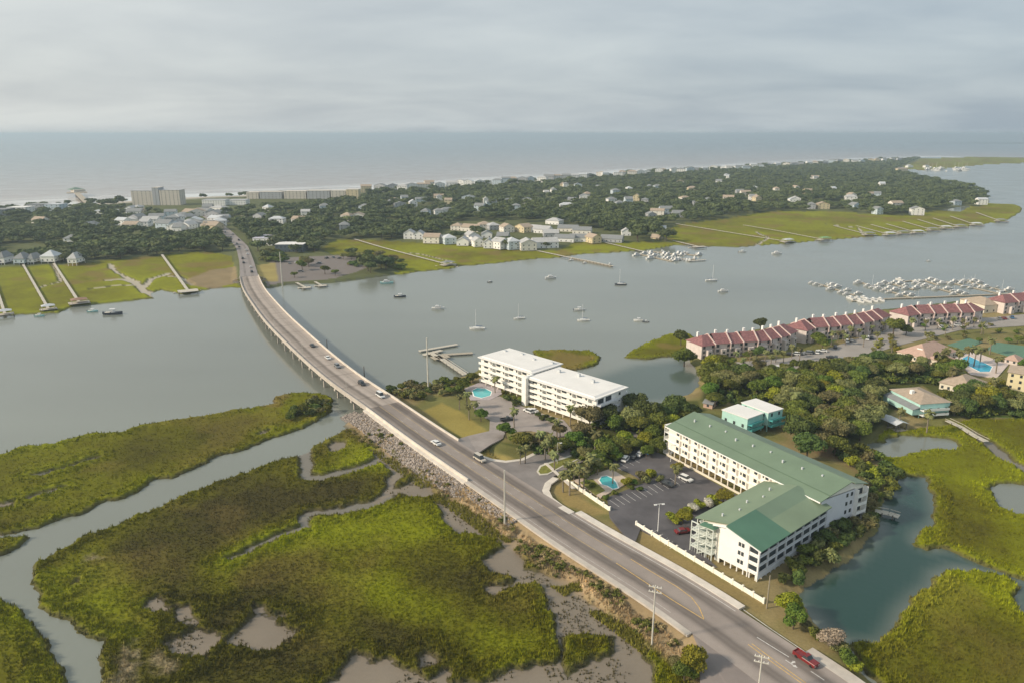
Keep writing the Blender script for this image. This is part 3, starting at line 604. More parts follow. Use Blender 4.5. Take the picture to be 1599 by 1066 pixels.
slab('car_park', [(1130, 590, 1.6), (1150, 565, 1.6), (1230, 558, 1.6), (1290, 545, 1.6), (1340, 528, 1.6), (1400, 510, 1.6), (1470, 500, 1.6), (1560, 495, 1.6), (1650, 485, 1.6), (1650, 505, 1.6), (1500, 515, 1.6), (1400, 540, 1.6), (1362, 552, 1.6), (1375, 575, 1.6), (1335, 580, 1.6), (1300, 572, 1.6), (1200, 580, 1.6), (1160, 592, 1.6)], mat('townhouse_paving', (0.33, 0.30, 0.27), 0.9, 0.12, 0.1), 0.4)
strip('pavement', sub([at(p[0], p[1], p[2]) for p in [(752, 712, 3.3), (768, 717, 3.0), (790, 720, 2.6), (815, 717, 2.3), (838, 706, 2.0), (875, 699, 1.85)]], 5), 1.6, concrete2, 0.5)
strip('pavement', sub([at(p[0], p[1], 2.33) for p in [(868, 745), (856, 754), (852, 765), (858, 777), (874, 789), (893, 800)]], 5), 2.3, concrete2, 0.5)
struct(ribbon('pavement', rpx(1161, 949), rpx(892, 801), lambda s: hw(s), lambda s: hw(s) + 2.4, 0.13, concrete2, 90, 0.6))
struct(ribbon('pavement', rpx(1082, 990), S_J, lambda s: -hw(s) - 1.6, lambda s: -hw(s), 0.12, concrete, 110, 0.6))
strip('pavement', [at(1262, 1014, 2.25), at(1320, 1052, 2.25), at(1380, 1095, 2.25)], 3.2, concrete, 0.4)
slab('kerbed_island', [(843, 741, 2.35), (838, 735, 2.38), (843, 726, 2.25), (870, 716, 2.0), (905, 706, 1.85), (915, 711, 1.85), (880, 727, 2.0), (855, 740, 2.3)], mat('island_kerb', (0.62, 0.58, 0.48), 0.85, 0.1, 0.5), 0.5)
slab('lawn', [(844, 739, 2.38), (841, 735, 2.41), (845, 728, 2.28), (870, 718, 2.03), (905, 708, 1.88), (912, 711, 1.88), (880, 725, 2.03), (855, 738, 2.33)], mat('lawn_grass', (0.20, 0.20, 0.04), 0.95, 0.3, 1.0, bump=0.5), 0.2)
strip('path', [at(852, 722, 2.35), at(876, 744, 2.3), at(896, 762, 2.3)], 1.2, concrete2, 0.1)
for k in range(13):
    x, y = 952 + 8.6 * k, 780 - 3.1 * k
    strip('parking_line', [at(x, y, 1.65), at(x + 15, y + 10.5, 1.65)], 0.13, linep)
for k in range(5): strip('parking_line', [at(1013 + 8 * k, 832 + 6 * k, 1.65), at(1027 + 8 * k, 827 + 6 * k, 1.65)], 0.13, linep)
for k in range(4): strip('parking_line', [at(960 + 9 * k, 727 - 4 * k, 1.65), at(972 + 9 * k, 734 - 4 * k, 1.65)], 0.13, linep)

# ------------------------------------------------------------------ bridge
br_ = thing('road_bridge', 'long low concrete road bridge curving across the wide river', 'bridge', rd((S_AB + S_FAR) / 2))
ribbon('deck', S_AB, S_FAR, lambda s: -hw(s), lambda s: hw(s), 0, deckm, 150, 0.9, br_)
road_sheet('deck_surface', S_AB, S_FAR, [(-1.7, 1.0, 0.5), (-3.6, 1.3, 0.28), (3.2, 2.2, 0.14), (2.4, 0.4, 0.08), (4.2, 0.4, 0.08)], (0.43, 0.372, 0.325), 420, br_, 0)
ribbon('parapet', S_AB, S_FAR, lambda s: -hw(s) - 0.35, lambda s: -hw(s) + 0.1, 0.95, concrete, 150, 1.9, br_)
ribbon('parapet', S_AB, S_FAR, lambda s: hw(s) - 0.1, lambda s: hw(s) + 0.35, 0.95, concrete2, 150, 1.9, br_)
S_JR = rpx(716, 687)
ribbon('parapet', S_JR, S_AB, lambda s: hw(s) - 0.1, lambda s: hw(s) + 0.35, 0.8, concrete2, 30, 1.5, br_)
ribbon('approach_wall', S_J, S_AB, lambda s: -hw(s) - 0.35, lambda s: -hw(s) + 0.1, 0.9, concrete2, 40, 1.2, br_)
ribbon('approach_slab', S_J, S_AB, lambda s: -hw(s) - 1.9, lambda s: -hw(s) - 0.35, -0.15, concrete2, 40, 2.2, br_)
P = rd(S_AB); i_ = int(np.argmin(abs(ss - S_AB)))
mb = MB(P, (NX[i_], NY[i_])).box(-7.8, 7.8, -1.2, 0.6, -4.8, -0.9); part('abutment', mb, concrete, br_)
s = S_AB + 15
while s < S_FAR - 8:
    P = rd(s); k = int(np.argmin(abs(ss - s))); h = hw(s); mb = MB(P, (NX[k], NY[k]))
    mb.box(-h - 0.7, h + 0.7, -0.7, 0.7, -1.95, -0.95)
    for q in range(5): x = -h + 0.9 + q * (2 * h - 1.8) / 4; mb.box(x - 0.38, x + 0.38, -0.38, 0.38, -P.z - 1.5, -1.95)
    part('pier', mb, concrete, br_); s += 17.5

# ------------------------------------------------------------------ riprap and rough bank
def blob_rocks(name, pts, r0, r1, m):
    V, F = [], []; base = [(1, 0, 0), (0, 1, 0), (-1, 0, 0), (0, -1, 0), (0, 0, 1), (0, 0, -1)]
    fs = [(0, 1, 4), (1, 2, 4), (2, 3, 4), (3, 0, 4), (1, 0, 5), (2, 1, 5), (3, 2, 5), (0, 3, 5)]
    for p in pts:
        r = rnd.uniform(r0, r1); a = rnd.uniform(0, 6.28); k = len(V)
        for b in base:
            f = r * rnd.uniform(0.6, 1.2); x, y, z = b[0] * f, b[1] * f, b[2] * f * 0.75
            V.append((p[0] + x * math.cos(a) - y * math.sin(a), p[1] + x * math.sin(a) + y * math.cos(a), p[2] + z))
        F += [tuple(k + j for j in f) for f in fs]
    return npmesh(name, np.array(V), np.array(F), m)
pts = []
for k in range(5600):
    s = S_J - 30 + (S_AB + 9 - S_J + 30) * rnd.random() ** 0.75; o_ = rnd.uniform(0.4, 7.2 if s > S_J - 5 else 3.5); P = rd(s, -hw(min(s, S_AB)) - 1.2 - o_)
    if s < S_J and rnd.random() < 0.5: continue
    z = gz(P.x, P.y)
    if s > S_AB: z = max(z, 1.5 - o_ * 0.2)
    if z > -0.8: pts.append((P.x, P.y, z + rnd.uniform(-0.1, 0.25)))
for k in range(300):
    s = S_AB + 2 + 9 * rnd.random(); P = rd(s, rnd.uniform(-9, 9)); pts.append((P.x, P.y, gz(P.x, P.y) + rnd.uniform(0, 0.5)))
for k in range(500):
    s = S_FAR - 9 + 8 * rnd.random(); P = rd(s, rnd.uniform(-13, 12)); pts.append((P.x, P.y, gz(P.x, P.y) + rnd.uniform(0, 0.4)))
struct(obj('riprap', blob_rocks('riprap', pts, 0.22, 0.62, rockm)), 'stuff')

# ------------------------------------------------------------------ buildings
WINM = {}
def winmesh(w, h, d=0.12, kind='window'):
    k = (round(w, 2), round(h, 2), kind)
    if k in WINM: return WINM[k]
    mb = MB(); m = glass if kind == 'window' else (panelm if kind == 'door' else screenm)
    mb.box(0, w, -d, 0.02, 0, h)
    if kind == 'window': mb.box(w * .47, w * .53, -d - 0.03, -d, 0.003, h - 0.003)
    WINM[k] = mb.mesh(kind, m); return WINM[k]
def put(root, mb, a, z, w, h, kind='window', name=None, d=0.0):
    """opening on the facade b=0 of frame mb, facing -b"""
    P = mb.p(a, -d, z); o = obj(name or kind, winmesh(w, h, 0.06, kind), root, P - root.location, math.atan2(mb.U.y, mb.U.x)); return o

def cols(root, f, ab, w, z0, z1, m, name='column'):
    me = MB().box(0, w, 0, w, 0, z1 - z0).mesh(name, m); r = math.atan2(f.U.y, f.U.x)
    for a, b in ab: obj(name, me, root, f.p(a, b, z0) - root.location, r)
# --- green-roofed condominium, two wings
oL = Vector((57.2, 249.5, 0)); uL = (0.4985, -0.8669); Ln = 65.2; D = 19.5
# frame: U along the long facade from far-left to near-right, V = left normal -> points to +x,+y (inside)
cond = thing('condominium', 'long L-shaped cream block with sage green metal roofs beside the car park', 'apartment building', (57.2, 249.5, 1.5))
mb = MB((oL.x, oL.y, 0), uL)
mb.box(0, Ln, 0, D, 4.3, 12.7); mb.prismb([(0, 12.7), (0, 12.75), (0, 12.7)], 0, .01) if False else None
mb.prism([(0, 12.7), (D, 12.7), (D, 13.5), (14.5, 14.4), (12.5, 15.5), (3, 13.6)], 0.3, Ln - 0.3)
part('wall', mb, cream2, cond)
mb = MB((oL.x, oL.y, 0), uL).prism([(-1.2, 12.75), (3.0, 13.75), (12.6, 15.9), (12.6, 15.7), (3.0, 13.5), (-1.2, 12.5)], -0.8, Ln + 0.5)
part('roof', mb, greenroof, cond)
mb = MB((oL.x, oL.y, 0), uL).prism([(12.6, 15.9), (14.6, 14.85), (14.6, 14.6), (12.6, 15.6)], 3, Ln - 4); part('roof', mb, greenroof3, cond)  # shade on the slope facing away from the sun is painted as darker green
mb = MB((oL.x, oL.y, 0), uL).prism([(14.6, 14.95), (D + 1.2, 13.4), (D + 1.2, 13.2), (14.6, 14.7)], -0.8, Ln + 0.5); part('roof', mb, mat('back_roof', (0.17, 0.23, 0.16), 0.55, 0.08, 0.12), cond)
part('fascia', MB((oL.x, oL.y, 0), uL).box(-0.85, Ln + 0.55, -1.32, -1.2, 12.42, 12.8), white, cond)
part('roof_seam', MB((oL.x, oL.y, 0), uL).prism([(2.9, 13.78), (3.15, 13.83), (3.15, 13.87), (2.9, 13.82)], -0.8, Ln + 0.5), greenroof3, cond)
fr = MB((oL.x, oL.y, 0), uL)
for fl in range(3):
    z = 4.3 + fl * 2.8
    part('floor_band', MB((oL.x, oL.y, 0), uL).box(0, Ln, -0.35, -0.003, z - 0.12, z + 0.08), white, cond)
    for k in range(14):
        a = 4.2 + k * 4.5
        put(cond, fr, a, z + 0.95, 1.25, 1.15); put(cond, fr, a + 1.7, z + 0.1, 0.9, 2.05, 'door')
        if k % 2: put(cond, fr, a - 1.1, z + 1.1, 0.6, 0.9)
cols(cond, fr, [(0.3 + k * 2.9, 0.1) for k in range(23)], 0.45, 1.0, 4.3, cream)
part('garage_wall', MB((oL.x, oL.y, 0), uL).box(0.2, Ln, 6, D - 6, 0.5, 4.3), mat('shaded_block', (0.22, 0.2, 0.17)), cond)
part('low_wall', MB((oL.x, oL.y, 0), uL).box(0.0, Ln - 21, -0.6, -0.4, 1.0, 2.2), cream, cond)
# stair and balcony stack at the far-left end of the long wing
mb = MB((oL.x, oL.y, 0), uL)
for fl in range(5): mb.box(-2.2, 0.0, -0.1, 9, 1.6 + fl * 2.8 - 0.15, 1.6 + fl * 2.8); mb.box(-2.25, -2.15, -0.1, 9, 1.6 + fl * 2.8, 2.5 + fl * 2.8) if fl < 4 else None
for b in (0, 2.2, 4.5, 6.7, 8.8): mb.box(-2.3, -2.1, b - 0.1, b + 0.1, 1.2, 12.8)
part('balcony', mb, white, cond)
# near end of the long wing: windows and balconies looking at the pond
e0 = fr.p(Ln, 0, 0); fe = MB((e0.x, e0.y, 0), (fr.V.x, fr.V.y))
part('end_wall', MB((e0.x, e0.y, 0), (fr.V.x, fr.V.y)).box(0, D - 4.2, -0.12, 0.25, 2.0, 12.7), mat('shade_tinted_white_render', (0.70, 0.71, 0.74), 0.8, 0.05, 0.3), cond)  # bluish shade of the end away from the sun is in this colour
for fl in range(4):
    z = 1.9 + fl * 2.75
    for a in (11.2, 13.3): put(cond, fe, a, z + 0.8, 0.9, 1.2, d=0.13)
    put(cond, fe, D - 3.7, z + 0.3, 3.0, 1.9, 'porch', 'porch_opening')
    part('balcony', MB((e0.x, e0.y, 0), (fr.V.x, fr.V.y)).box(D - 4.2, D, -1.3, -0.003, z - 0.1, z + 0.05).box(D - 4.2, D, -1.35, -1.25, z + 0.05, z + 0.95), white, cond)
part('end_frame', MB((e0.x, e0.y, 0), (fr.V.x, fr.V.y)).box(D - 4.4, D - 4.2, -1.4, -0.003, 1, 12.9).box(D - 0.05, D + 0.2, -1.4, -0.003, 1, 12.9), white, cond)
# near wing
uN = Vector((0.645, -0.765, 0)).normalized(); P0 = Vector((51.4, 185.6, 0)); WN, DN = 20.5, 35.5
fn = MB(P0, (uN.x, uN.y)); mb = MB(P0, (uN.x, uN.y))
mb.box(7.2, WN - 0.3, 0.3, DN, 3.3, 10.9).box(2.2, 7.2, 4.5, DN, 3.3, 10.9)
mb.prismb([(2.2, 10.9), (WN - 0.3, 10.9), (10.8, 13.3)], 0.35, DN - 0.3); part('wall', mb, cream2, cond)
part('gable_wall', MB(P0, (uN.x, uN.y)).prismb([(8.4, 2.9), (17.4, 2.9), (17.4, 11.6), (10.4, 13.3), (8.4, 12.8)], -0.15, 0.28), white, cond)
part('roof', MB(P0, (uN.x, uN.y)).prismb([(-0.6, 11.0), (10.4, 13.7), (10.4, 13.5), (-0.6, 10.8)], 0.8, DN + 0.6), greenroof2, cond)
part('roof', MB(P0, (uN.x, uN.y)).prismb([(10.4, 13.7), (WN + 0.9, 11.0), (WN + 0.9, 10.8), (10.4, 13.5)], 13.5, DN + 0.6), greenroof, cond)
o = part('roof', MB(P0, (uN.x, uN.y)).prismb([(10.4, 13.72), (WN + 0.95, 11.0), (WN + 0.95, 10.8), (10.4, 13.5)], -0.7, 13.5), emerald, cond); o['label'] = 'emerald green newer patch of the near roof'
part('roof', MB(P0, (uN.x, uN.y)).prismb([(15.2, 12.53), (WN + 0.92, 11.06), (WN + 0.92, 11.02), (15.2, 12.49)], 13.6, DN + 0.6), greenroof2, cond)
part('canopy', MB(P0, (uN.x, uN.y)).prismb([(2.6, 11.1), (6.9, 12.0), (7.6, 11.6), (7.6, 11.4), (2.6, 10.9)], -1.6, 0.78), emerald, cond)
part('barge_board', MB(P0, (uN.x, uN.y)).prismb([(6.5, 12.5), (10.4, 13.45), (WN + 0.8, 10.85), (WN + 0.8, 10.6), (10.4, 13.15), (6.5, 12.2)], -0.95, -0.72), white, cond)
# porches along the pond side
q0 = fn.p(WN, 0, 0); fp = MB((q0.x, q0.y, 0), (fn.V.x, fn.V.y))
for fl in range(3):
    z = 3.4 + fl * 2.53
    for k in range(8):
        put(cond, fp, 0.35 + k * 4.4, z + 0.35, 3.9, 1.75, 'porch', 'porch_opening', d=-0.3)
        part('balustrade', MB((q0.x, q0.y, 0), (fp.U.x, fp.U.y)).box(0.3 + k * 4.4, 4.3 + k * 4.4, -0.06, 0.0, z + 0.05, z + 0.62), mat('shaded_white_paint', (0.62, 0.63, 0.64)), cond)  # greyer copy of the white balustrade, pond-side shade painted in
    put(cond, fn, 17.7, z + 0.35, 2.5, 1.75, 'porch', 'porch_opening', d=-0.25)
    part('balustrade', MB(P0, (uN.x, uN.y)).box(17.6, 20.4, -0.06, 0.0, z + 0.05, z + 0.7), white, cond)
    put(cond, fn, 14.3, z + 0.9, 0.75, 1.15, d=0.16); put(cond, fn, 15.3, z + 0.9, 0.75, 1.15, d=0.16)
mb = MB((q0.x, q0.y, 0), (fp.U.x, fp.U.y))
for fl in range(4): mb.box(-0.1, DN, -0.12, 0.4, 3.3 + fl * 2.53 - 0.2, 3.3 + fl * 2.53 + 0.05)
for k in range(9): mb.box(k * 4.4 - 0.02, k * 4.4 + 0.28, -0.14, 0.4, 3.0, 10.9)
mb.box(0, DN, -0.08, 0.35, 1.9, 3.08)
for k in range(17): mb.box(k * 2.2, k * 2.2 + 0.3, 0.0, 0.3, 0.2, 1.9)
part('porch_frame', mb, mat('shaded_porch_white', (0.70, 0.72, 0.75), 0.7, 0.05), cond)  # bluish copy of the white frame, carries the shade of the pond side
mb = MB(P0, (uN.x, uN.y))
for fl in range(4): mb.box(17.3, WN, -0.13, 0.3, 3.3 + fl * 2.53 - 0.2, 3.3 + fl * 2.53 + 0.05)
for a in (17.3, 20.3): mb.box(a, a + 0.25, -0.14, 0.3, 0.8, 10.9)
part('porch_frame', mb, white, cond)
cols(cond, fn, [(8.4 + k * 1.9, 0.0) for k in range(7)], 0.3, 0.8, 2.9, white)
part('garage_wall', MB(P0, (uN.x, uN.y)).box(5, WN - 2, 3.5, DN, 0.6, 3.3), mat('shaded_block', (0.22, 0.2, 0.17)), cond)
# open stair tower
mb = MB(P0, (uN.x, uN.y))
for a, b in ((-0.3, -1.2), (2.2, -1.2), (4.8, -1.2), (6.8, -1.2), (-0.3, 4.3), (-0.3, 1.5), (8.2, 0.0)): mb.box(a, a + 0.22, b, b + 0.22, 1.0, 10.9)
for fl in range(4):
    z = 3.3 + fl * 2.53
    mb.box(-0.3, 7.0, -1.2, 4.4, z - 0.2, z) if fl < 3 else mb.box(-0.3, 7.0, -1.2, -0.95, z - 0.25, z)
    if fl < 3: mb.box(-0.3, 7.0, -1.23, -1.15, z + 0.3, z + 0.38).box(-0.3, 7.0, -1.23, -1.15, z + 0.85, z + 0.95)
    z0 = z - 2.53
    mb.hexa([(1.2, -0.9, z0), (4.4, -0.9, z - 0.3), (4.4, 0.2, z - 0.3), (1.2, 0.2, z0), (1.2, -0.9, z0 + 0.25), (4.4, -0.9, z - 0.05), (4.4, 0.2, z - 0.05), (1.2, 0.2, z0 + 0.25)])
    mb.hexa([(4.6, 0.4, z0 + 0.1), (1.2, 0.4, z - 0.2), (1.2, 1.5, z - 0.2), (4.6, 1.5, z0 + 0.1), (4.6, 0.4, z0 + 0.35), (1.2, 0.4, z + 0.05), (1.2, 1.5, z + 0.05), (4.6, 1.5, z0 + 0.35)])
    for k in range(9): mb.box(-0.25 + k * 0.8, -0.19 + k * 0.8, -1.22, -1.17, z - 0.2 if fl else 1, z + 0.95) if fl < 3 else None
part('stair_tower', mb, mat('pale_green_white', (0.66, 0.70, 0.64), 0.7, 0.06), cond)
part('stair_wall', MB(P0, (uN.x, uN.y)).box(7.0, 8.4, 0.3, 1.0, 1.0, 11.8), mat('light_grey_render', (0.6, 0.6, 0.56)), cond)

for k in range(9): P_ = fr.p(5 + k * 6.6, 7.5 + (k % 3), 0); part('roof_vent', MB((P_.x, P_.y, 0), uL).box(-.25, .25, -.25, .25, 14.3, 15.6), silver, cond)
for k in range(5): P_ = fn.p(5.5 + (k % 2) * 1.5, 5 + k * 6, 0); part('roof_vent', MB((P_.x, P_.y, 0), uL).box(-.22, .22, -.22, .22, 12.0, 13.3), silver, cond)
# --- white-roofed block by the river
stucco = mat('white_stucco', (0.88, 0.86, 0.80), 0.8, 0.06, 0.4)
apt = thing('apartment_block', 'white four storey block with flat white roofs by the river', 'apartment building', (-15, 331, 1.5))
u = (0.70, -0.715)
def whiteblock(o, L, Dp, H, ends=False):
    f = MB((o[0], o[1], 0), u)
    part('wall', MB(f.o, u).box(0, L, 0.6, Dp, 2.9, H), stucco, apt)
    mb = MB(f.o, u).box(-0.6, L + 0.6, -1.0, Dp + 0.8, H + 0.003, H + 0.45)
    mb.prismb([(0.5, H + 0.45), (L - 0.5, H + 0.45), (L - 1.5, H + 0.9), (1.5, H + 0.9)], 0.5, Dp - 0.6)
    part('roof', mb, wroof, apt)
    fl_h = (H - 2.9) / 4
    for fl in range(4):
        z = 2.9 + fl * fl_h
        part('gallery', MB(f.o, u).box(0, L, -0.9, 0.59, z - 0.15, z).box(0, L, -0.95, -0.8, z, z + 1.0), stucco, apt)
        k = 0; a = 2.2
        while a < L - 3:
            P = MB(f.o, u)
            put(apt, MB(f.p(0, 0.6, 0), u), a, z + 1.0, 2.6, 1.2, 'porch', 'dark_opening', d=0.02)
            put(apt, MB(f.p(0, 0.6, 0), u), a + 4.4, z + 0.9, 0.9, 1.1); put(apt, MB(f.p(0, 0.6, 0), u), a + 6.0, z + 0.1, 0.9, 2.0, 'door')
            a += 8.4
            part('fin', MB(f.o, u).box(a - 1.6, a - 1.35, -0.9, 0.59, z, z + fl_h - 0.16), stucco, apt)
    mb = MB(f.o, u)
    cols(apt, f, [(0.3 + 4.1 * k, -0.7) for k in range(int(L / 4.1) + 1)], 0.4, 1.0, 2.75, cream)
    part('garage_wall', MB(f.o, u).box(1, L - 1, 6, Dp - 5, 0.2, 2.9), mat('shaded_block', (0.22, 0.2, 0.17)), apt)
    mb = MB(f.o, u)
    for fl in range(4):
        z = 2.9 + fl * fl_h; a = 0
        while a < L - 2: mb.box(a + 0.2, a + 3.6, Dp + 0.003, Dp + 1.7, z - 0.15, z + 0.9); a += 4.2
    part('balcony', mb, white, apt)
    return f
for k in range(7): P_ = MB((-15, 331, 0), u).p(3 + k * 9.6, 13.5 + (k % 2) * 2 - (4 if k > 3 else 0), 0); part('roof_unit', MB((P_.x, P_.y, 0), u).box(-.7, .7, -.5, .5, 14.1, 15.5), silver, apt)
f1 = whiteblock((-15, 331), 34, 19, 14.0); f2 = whiteblock((7.0, 302.6), 37.5, 20, 13.3)
part('lift_tower', MB((7.0, 302.6, 0), u).box(-1.4, 1.1, -2.6, -1.0, 1, 14.2).box(-1.4, -0.1, -1.0, 3.5, 1, 14.2), stucco, apt)
e0 = f2.p(37.5, 0, 0); fe = MB((e0.x, e0.y, 0), (f2.V.x, f2.V.y)); bw = mat('shade_tinted_white_render', (0.70, 0.71, 0.74), 0.8, 0.05, 0.3)  # end balconies: the bluish shade on this side is mixed into their white
for fl in range(4):
    z = 2.9 + fl * 2.6
    mb = MB(fe.o, (fe.U.x, fe.U.y)).box(0.5, 13, -2.2, -0.003, z - 0.15, z + 0.02).prismb([(0.5, z), (13, z), (13, z + 0.9), (0.5, z + 0.9)], -2.3, -2.15)
    part('balcony', mb, bw, apt)
    for a in (1.5, 6.5): put(apt, fe, a, z + 0.2, 3.6, 2.0, 'porch', 'dark_opening')
    put(apt, fe, 15, z + 0.8, 1.2, 1.2)

# ------------------------------------------------------------------ more buildings
def frame_px(A, B, z=1.5):
    a, b = at(A[0], A[1], z), at(B[0], B[1], z); d = b - a
    return MB((a.x, a.y, 0), (d.x, d.y)), d.length
def hip(mb, L, Dp, z, rh, ov=0.5):
    a0, a1, b0, b1 = -ov, L + ov, -ov, Dp + ov; k = min(L, Dp) / 2 + ov; 
    if L >= Dp: r0, r1 = (a0 + k, Dp / 2, z + rh), (a1 - k, Dp / 2, z + rh)
    else: r0, r1 = (L / 2, b0 + k, z + rh), (L / 2, b1 - k, z + rh)
    c = [(a0, b0, z), (a1, b0, z), (a1, b1, z), (a0, b1, z)]; t = 0.12
    mb.poly([(x, y, z_ - t) for x, y, z_ in reversed(c)])
    for i in range(4):
        p, q = c[i], c[(i + 1) % 4]; mb.poly([(p[0], p[1], p[2] - t), (q[0], q[1], q[2] - t), q, p])
    if L >= Dp: mb.poly([c[0], c[1], r1, r0]); mb.poly([c[1], c[2], r1]); mb.poly([c[2], c[3], r0, r1]); mb.poly([c[3], c[0], r0])
    else: mb.poly([c[0], c[1], r0]); mb.poly([c[1], c[2], r1, r0]); mb.poly([c[2], c[3], r1]); mb.poly([c[3], c[0], r0, r1])
    return mb
def house(A, B, Dp, h, rh, wm, rm, label, kind='hip', group=None, base=1.2, stilts=0, name='house', win=2.6, z=1.5, cat='house', rise=None):
    f, L = frame_px(A, B, z) if not isinstance(A, MB) else (A, B)
    t_ = thing(name, label, cat, (f.o.x, f.o.y, base), 0, group); g = lambda: MB(f.o, (f.U.x, f.U.y))
    z0 = base + stilts
    if kind == 'flat':
        part('wall', g().box(0, L, 0, Dp, z0, h), wm, t_); part('roof', g().box(-0.25, L + 0.25, -0.25, Dp + 0.25, h + 0.003, h + 0.3), rm, t_)
    elif kind == 'gable':
        part('wall', g().box(0, L, 0, Dp, z0, h).prismb([(0, h), (L, h), (L / 2, h + rh)], 0.01, Dp - 0.01), wm, t_)
        part('roof', g().prismb([(-0.5, h - 0.05), (L / 2, h + rh + 0.2), (L + 0.5, h - 0.05), (L + 0.5, h - 0.2), (L / 2, h + rh + 0.02), (-0.5, h - 0.2)], -0.5, Dp + 0.5), rm, t_)
    elif kind == 'side':
        part('wall', g().box(0, L, 0, Dp, z0, h).prism([(0, h), (Dp, h), (Dp / 2, h + rh)], 0.01, L - 0.01), wm, t_)
        part('roof', g().prism([(-0.5, h - 0.05), (Dp / 2, h + rh + 0.2), (Dp + 0.5, h - 0.05), (Dp + 0.5, h - 0.2), (Dp / 2, h + rh + 0.02), (-0.5, h - 0.2)], -0.4, L + 0.4), rm, t_)
    else:
        part('wall', g().box(0, L, 0, Dp, z0, h), wm, t_); part('roof', hip(g(), L, Dp, h + 0.1, rh), rm, t_)
    if stilts: cols(t_, f, [(x, y) for x in (0.1, L / 2 - 0.15, L - 0.4) for y in (0.1, Dp - 0.4)], 0.3, base - 1.0, z0, wm, 'post')
    nf = max(1, int((h - z0) / 2.7)); fh = (h - z0) / nf
    fs = MB(f.p(0, Dp, 0), (-f.V.x, -f.V.y)); fe_ = MB(f.p(L, 0, 0), (f.V.x, f.V.y))
    for fl in range(nf):
        for ff, W_ in ((f, L), (fs, Dp), (fe_, Dp)):
            n = max(1, int(W_ / win))
            for k in range(n): put(t_, ff, (k + 0.5) * W_ / n - 0.5, z0 + fl * fh + 0.9, 1.0, min(1.3, fh - 1.2), d=0.03)
    return t_
WN_ = lambda A, B, n: None
bx_a = MB((84.3, 276.6, 0), (91.5 - 84.3, 267 - 276.6)); bx_b = MB((94, 283.2, 0), (101.5 - 94, 271 - 283.2))
house(bx_a, 12.0, 10, 8.6, 0, aqua, wroof, 'teal box house on posts with white flat roof nearer the green roofed condominium', 'flat', stilts=2.5, name='box_house', win=3.5)
house(bx_b, 13.5, 8.5, 9.2, 0, aqua, wroof, 'taller teal box house with white flat roof, second from the condominium', 'flat', stilts=2.5, name='box_house', win=3.5)
for f, L in ((bx_a, 12), (bx_b, 13.5)):
    f2_ = MB(f.p(L, 0, 0), (f.V.x, f.V.y)); r_ = [o for o in COL.objects if o.name.startswith('box_house') and not o.parent and (o.location - Vector((f.o.x, f.o.y, 1.2))).length < 0.5][0]
    part('porch', MB(f2_.o, (f2_.U.x, f2_.U.y)).box(0.3, 8, -2.0, -0.05, 3.6, 3.8).box(0.3, 8, -2.05, -1.95, 3.8, 4.8).box(0.3, 8, -2.0, -0.05, 6.0, 6.15).box(0.3, 8, -2.05, -1.95, 6.15, 7.0), teal, r_)
# teal waterside house
t1 = house((1388, 628), (1434, 652), 14, 7.6, 2.2, aqua, tanroof, 'teal clapboard house with tan hipped roof and white balconies above the lawn', stilts=2.0, win=3.0)
f, L = frame_px((1388, 628), (1434, 652))
part('lower_roof', MB(f.o, (f.U.x, f.U.y)).prism([(-3.4, 5.4), (-0.05, 6.3), (-0.05, 6.1), (-3.4, 5.2)], -0.3, L + 0.4), greyroof, t1)
part('porch', MB(f.o, (f.U.x, f.U.y)).box(0, L, -3.2, -0.05, 2.9, 5.2), aqua, t1)
part('chimney', MB(f.o, (f.U.x, f.U.y)).box(L * .45, L * .45 + 1.4, 2.5, 3.8, 7, 10.2), white, t1)
fe_ = MB(f.p(L, 0, 0), (f.V.x, f.V.y)); part('balcony', MB(fe_.o, (f.V.x, f.V.y)).box(0, 12, -2.4, -0.06, 5.0, 5.2).box(0, 12, -2.5, -2.4, 5.2, 6.1).box(0, 12, -2.4, -0.06, 2.9, 3.05).box(0, 12, -2.5, -2.4, 3.05, 3.9), white, t1)
house((1466, 606), (1515, 618), 17, 4.6, 3.6, cream, tanroof, 'low house with large tan hipped roof half hidden by trees, right of the teal house', z=1.5)
house((1570, 606), (1640, 618), 13, 9.5, 2.2, mat('pale_yellow_wall', (0.78, 0.68, 0.42), 0.8, 0.05), tanroof, 'pale yellow three storey house at the right behind bright green tree', win=3.2, name='house')
ch = house((1400, 556), (1445, 568), 27, 4.2, 5.0, cream, pinkroof, 'clubhouse with broad pinkish tan hipped roof beside the car park', win=3.5, name='clubhouse', cat='clubhouse')
f, L = frame_px((1400, 556), (1445, 568))
part('wing', MB(f.p(L - 1, 3, 0), (f.U.x, f.U.y)).box(0, 9, 0, 10, 1.2, 4.0), cream, ch); part('roof', hip(MB(f.p(L - 1, 3, 0), (f.U.x, f.U.y)), 9, 10, 4.1, 2.6), pinkroof, ch)
part('dormer', MB(f.p(L * .5, 4, 0), (f.U.x, f.U.y)).box(0, 3, 0, 4, 5.0, 7.4), white, ch)
house((1568, 566), (1588, 570), 8, 3.5, 2.2, pinkwall, pinkroof, 'small pink pool cabin with tiled hipped roof', name='pool_cabin', cat='cabin')
house((1098, 635), (1112, 638), 6, 3.6, 1.0, mat('salmon_wall', (0.55, 0.38, 0.30)), greyroof, 'small salmon shed beside trees left of the teal box houses', 'side', name='shed', cat='shed')
house((1536, 489), (1566, 487), 20, 6.6, 3.2, cream, tanroof, 'tan hipped roof house between two red roofed townhouse rows', win=4)
bh = thing('boathouse', 'open boathouse with silver ridged roof over the muddy creek', 'boathouse', at(1386, 668, 0.5))
f = MB(at(1372, 664, 0), (at(1391, 673, 0) - at(1372, 664, 0)).xy[:]); 
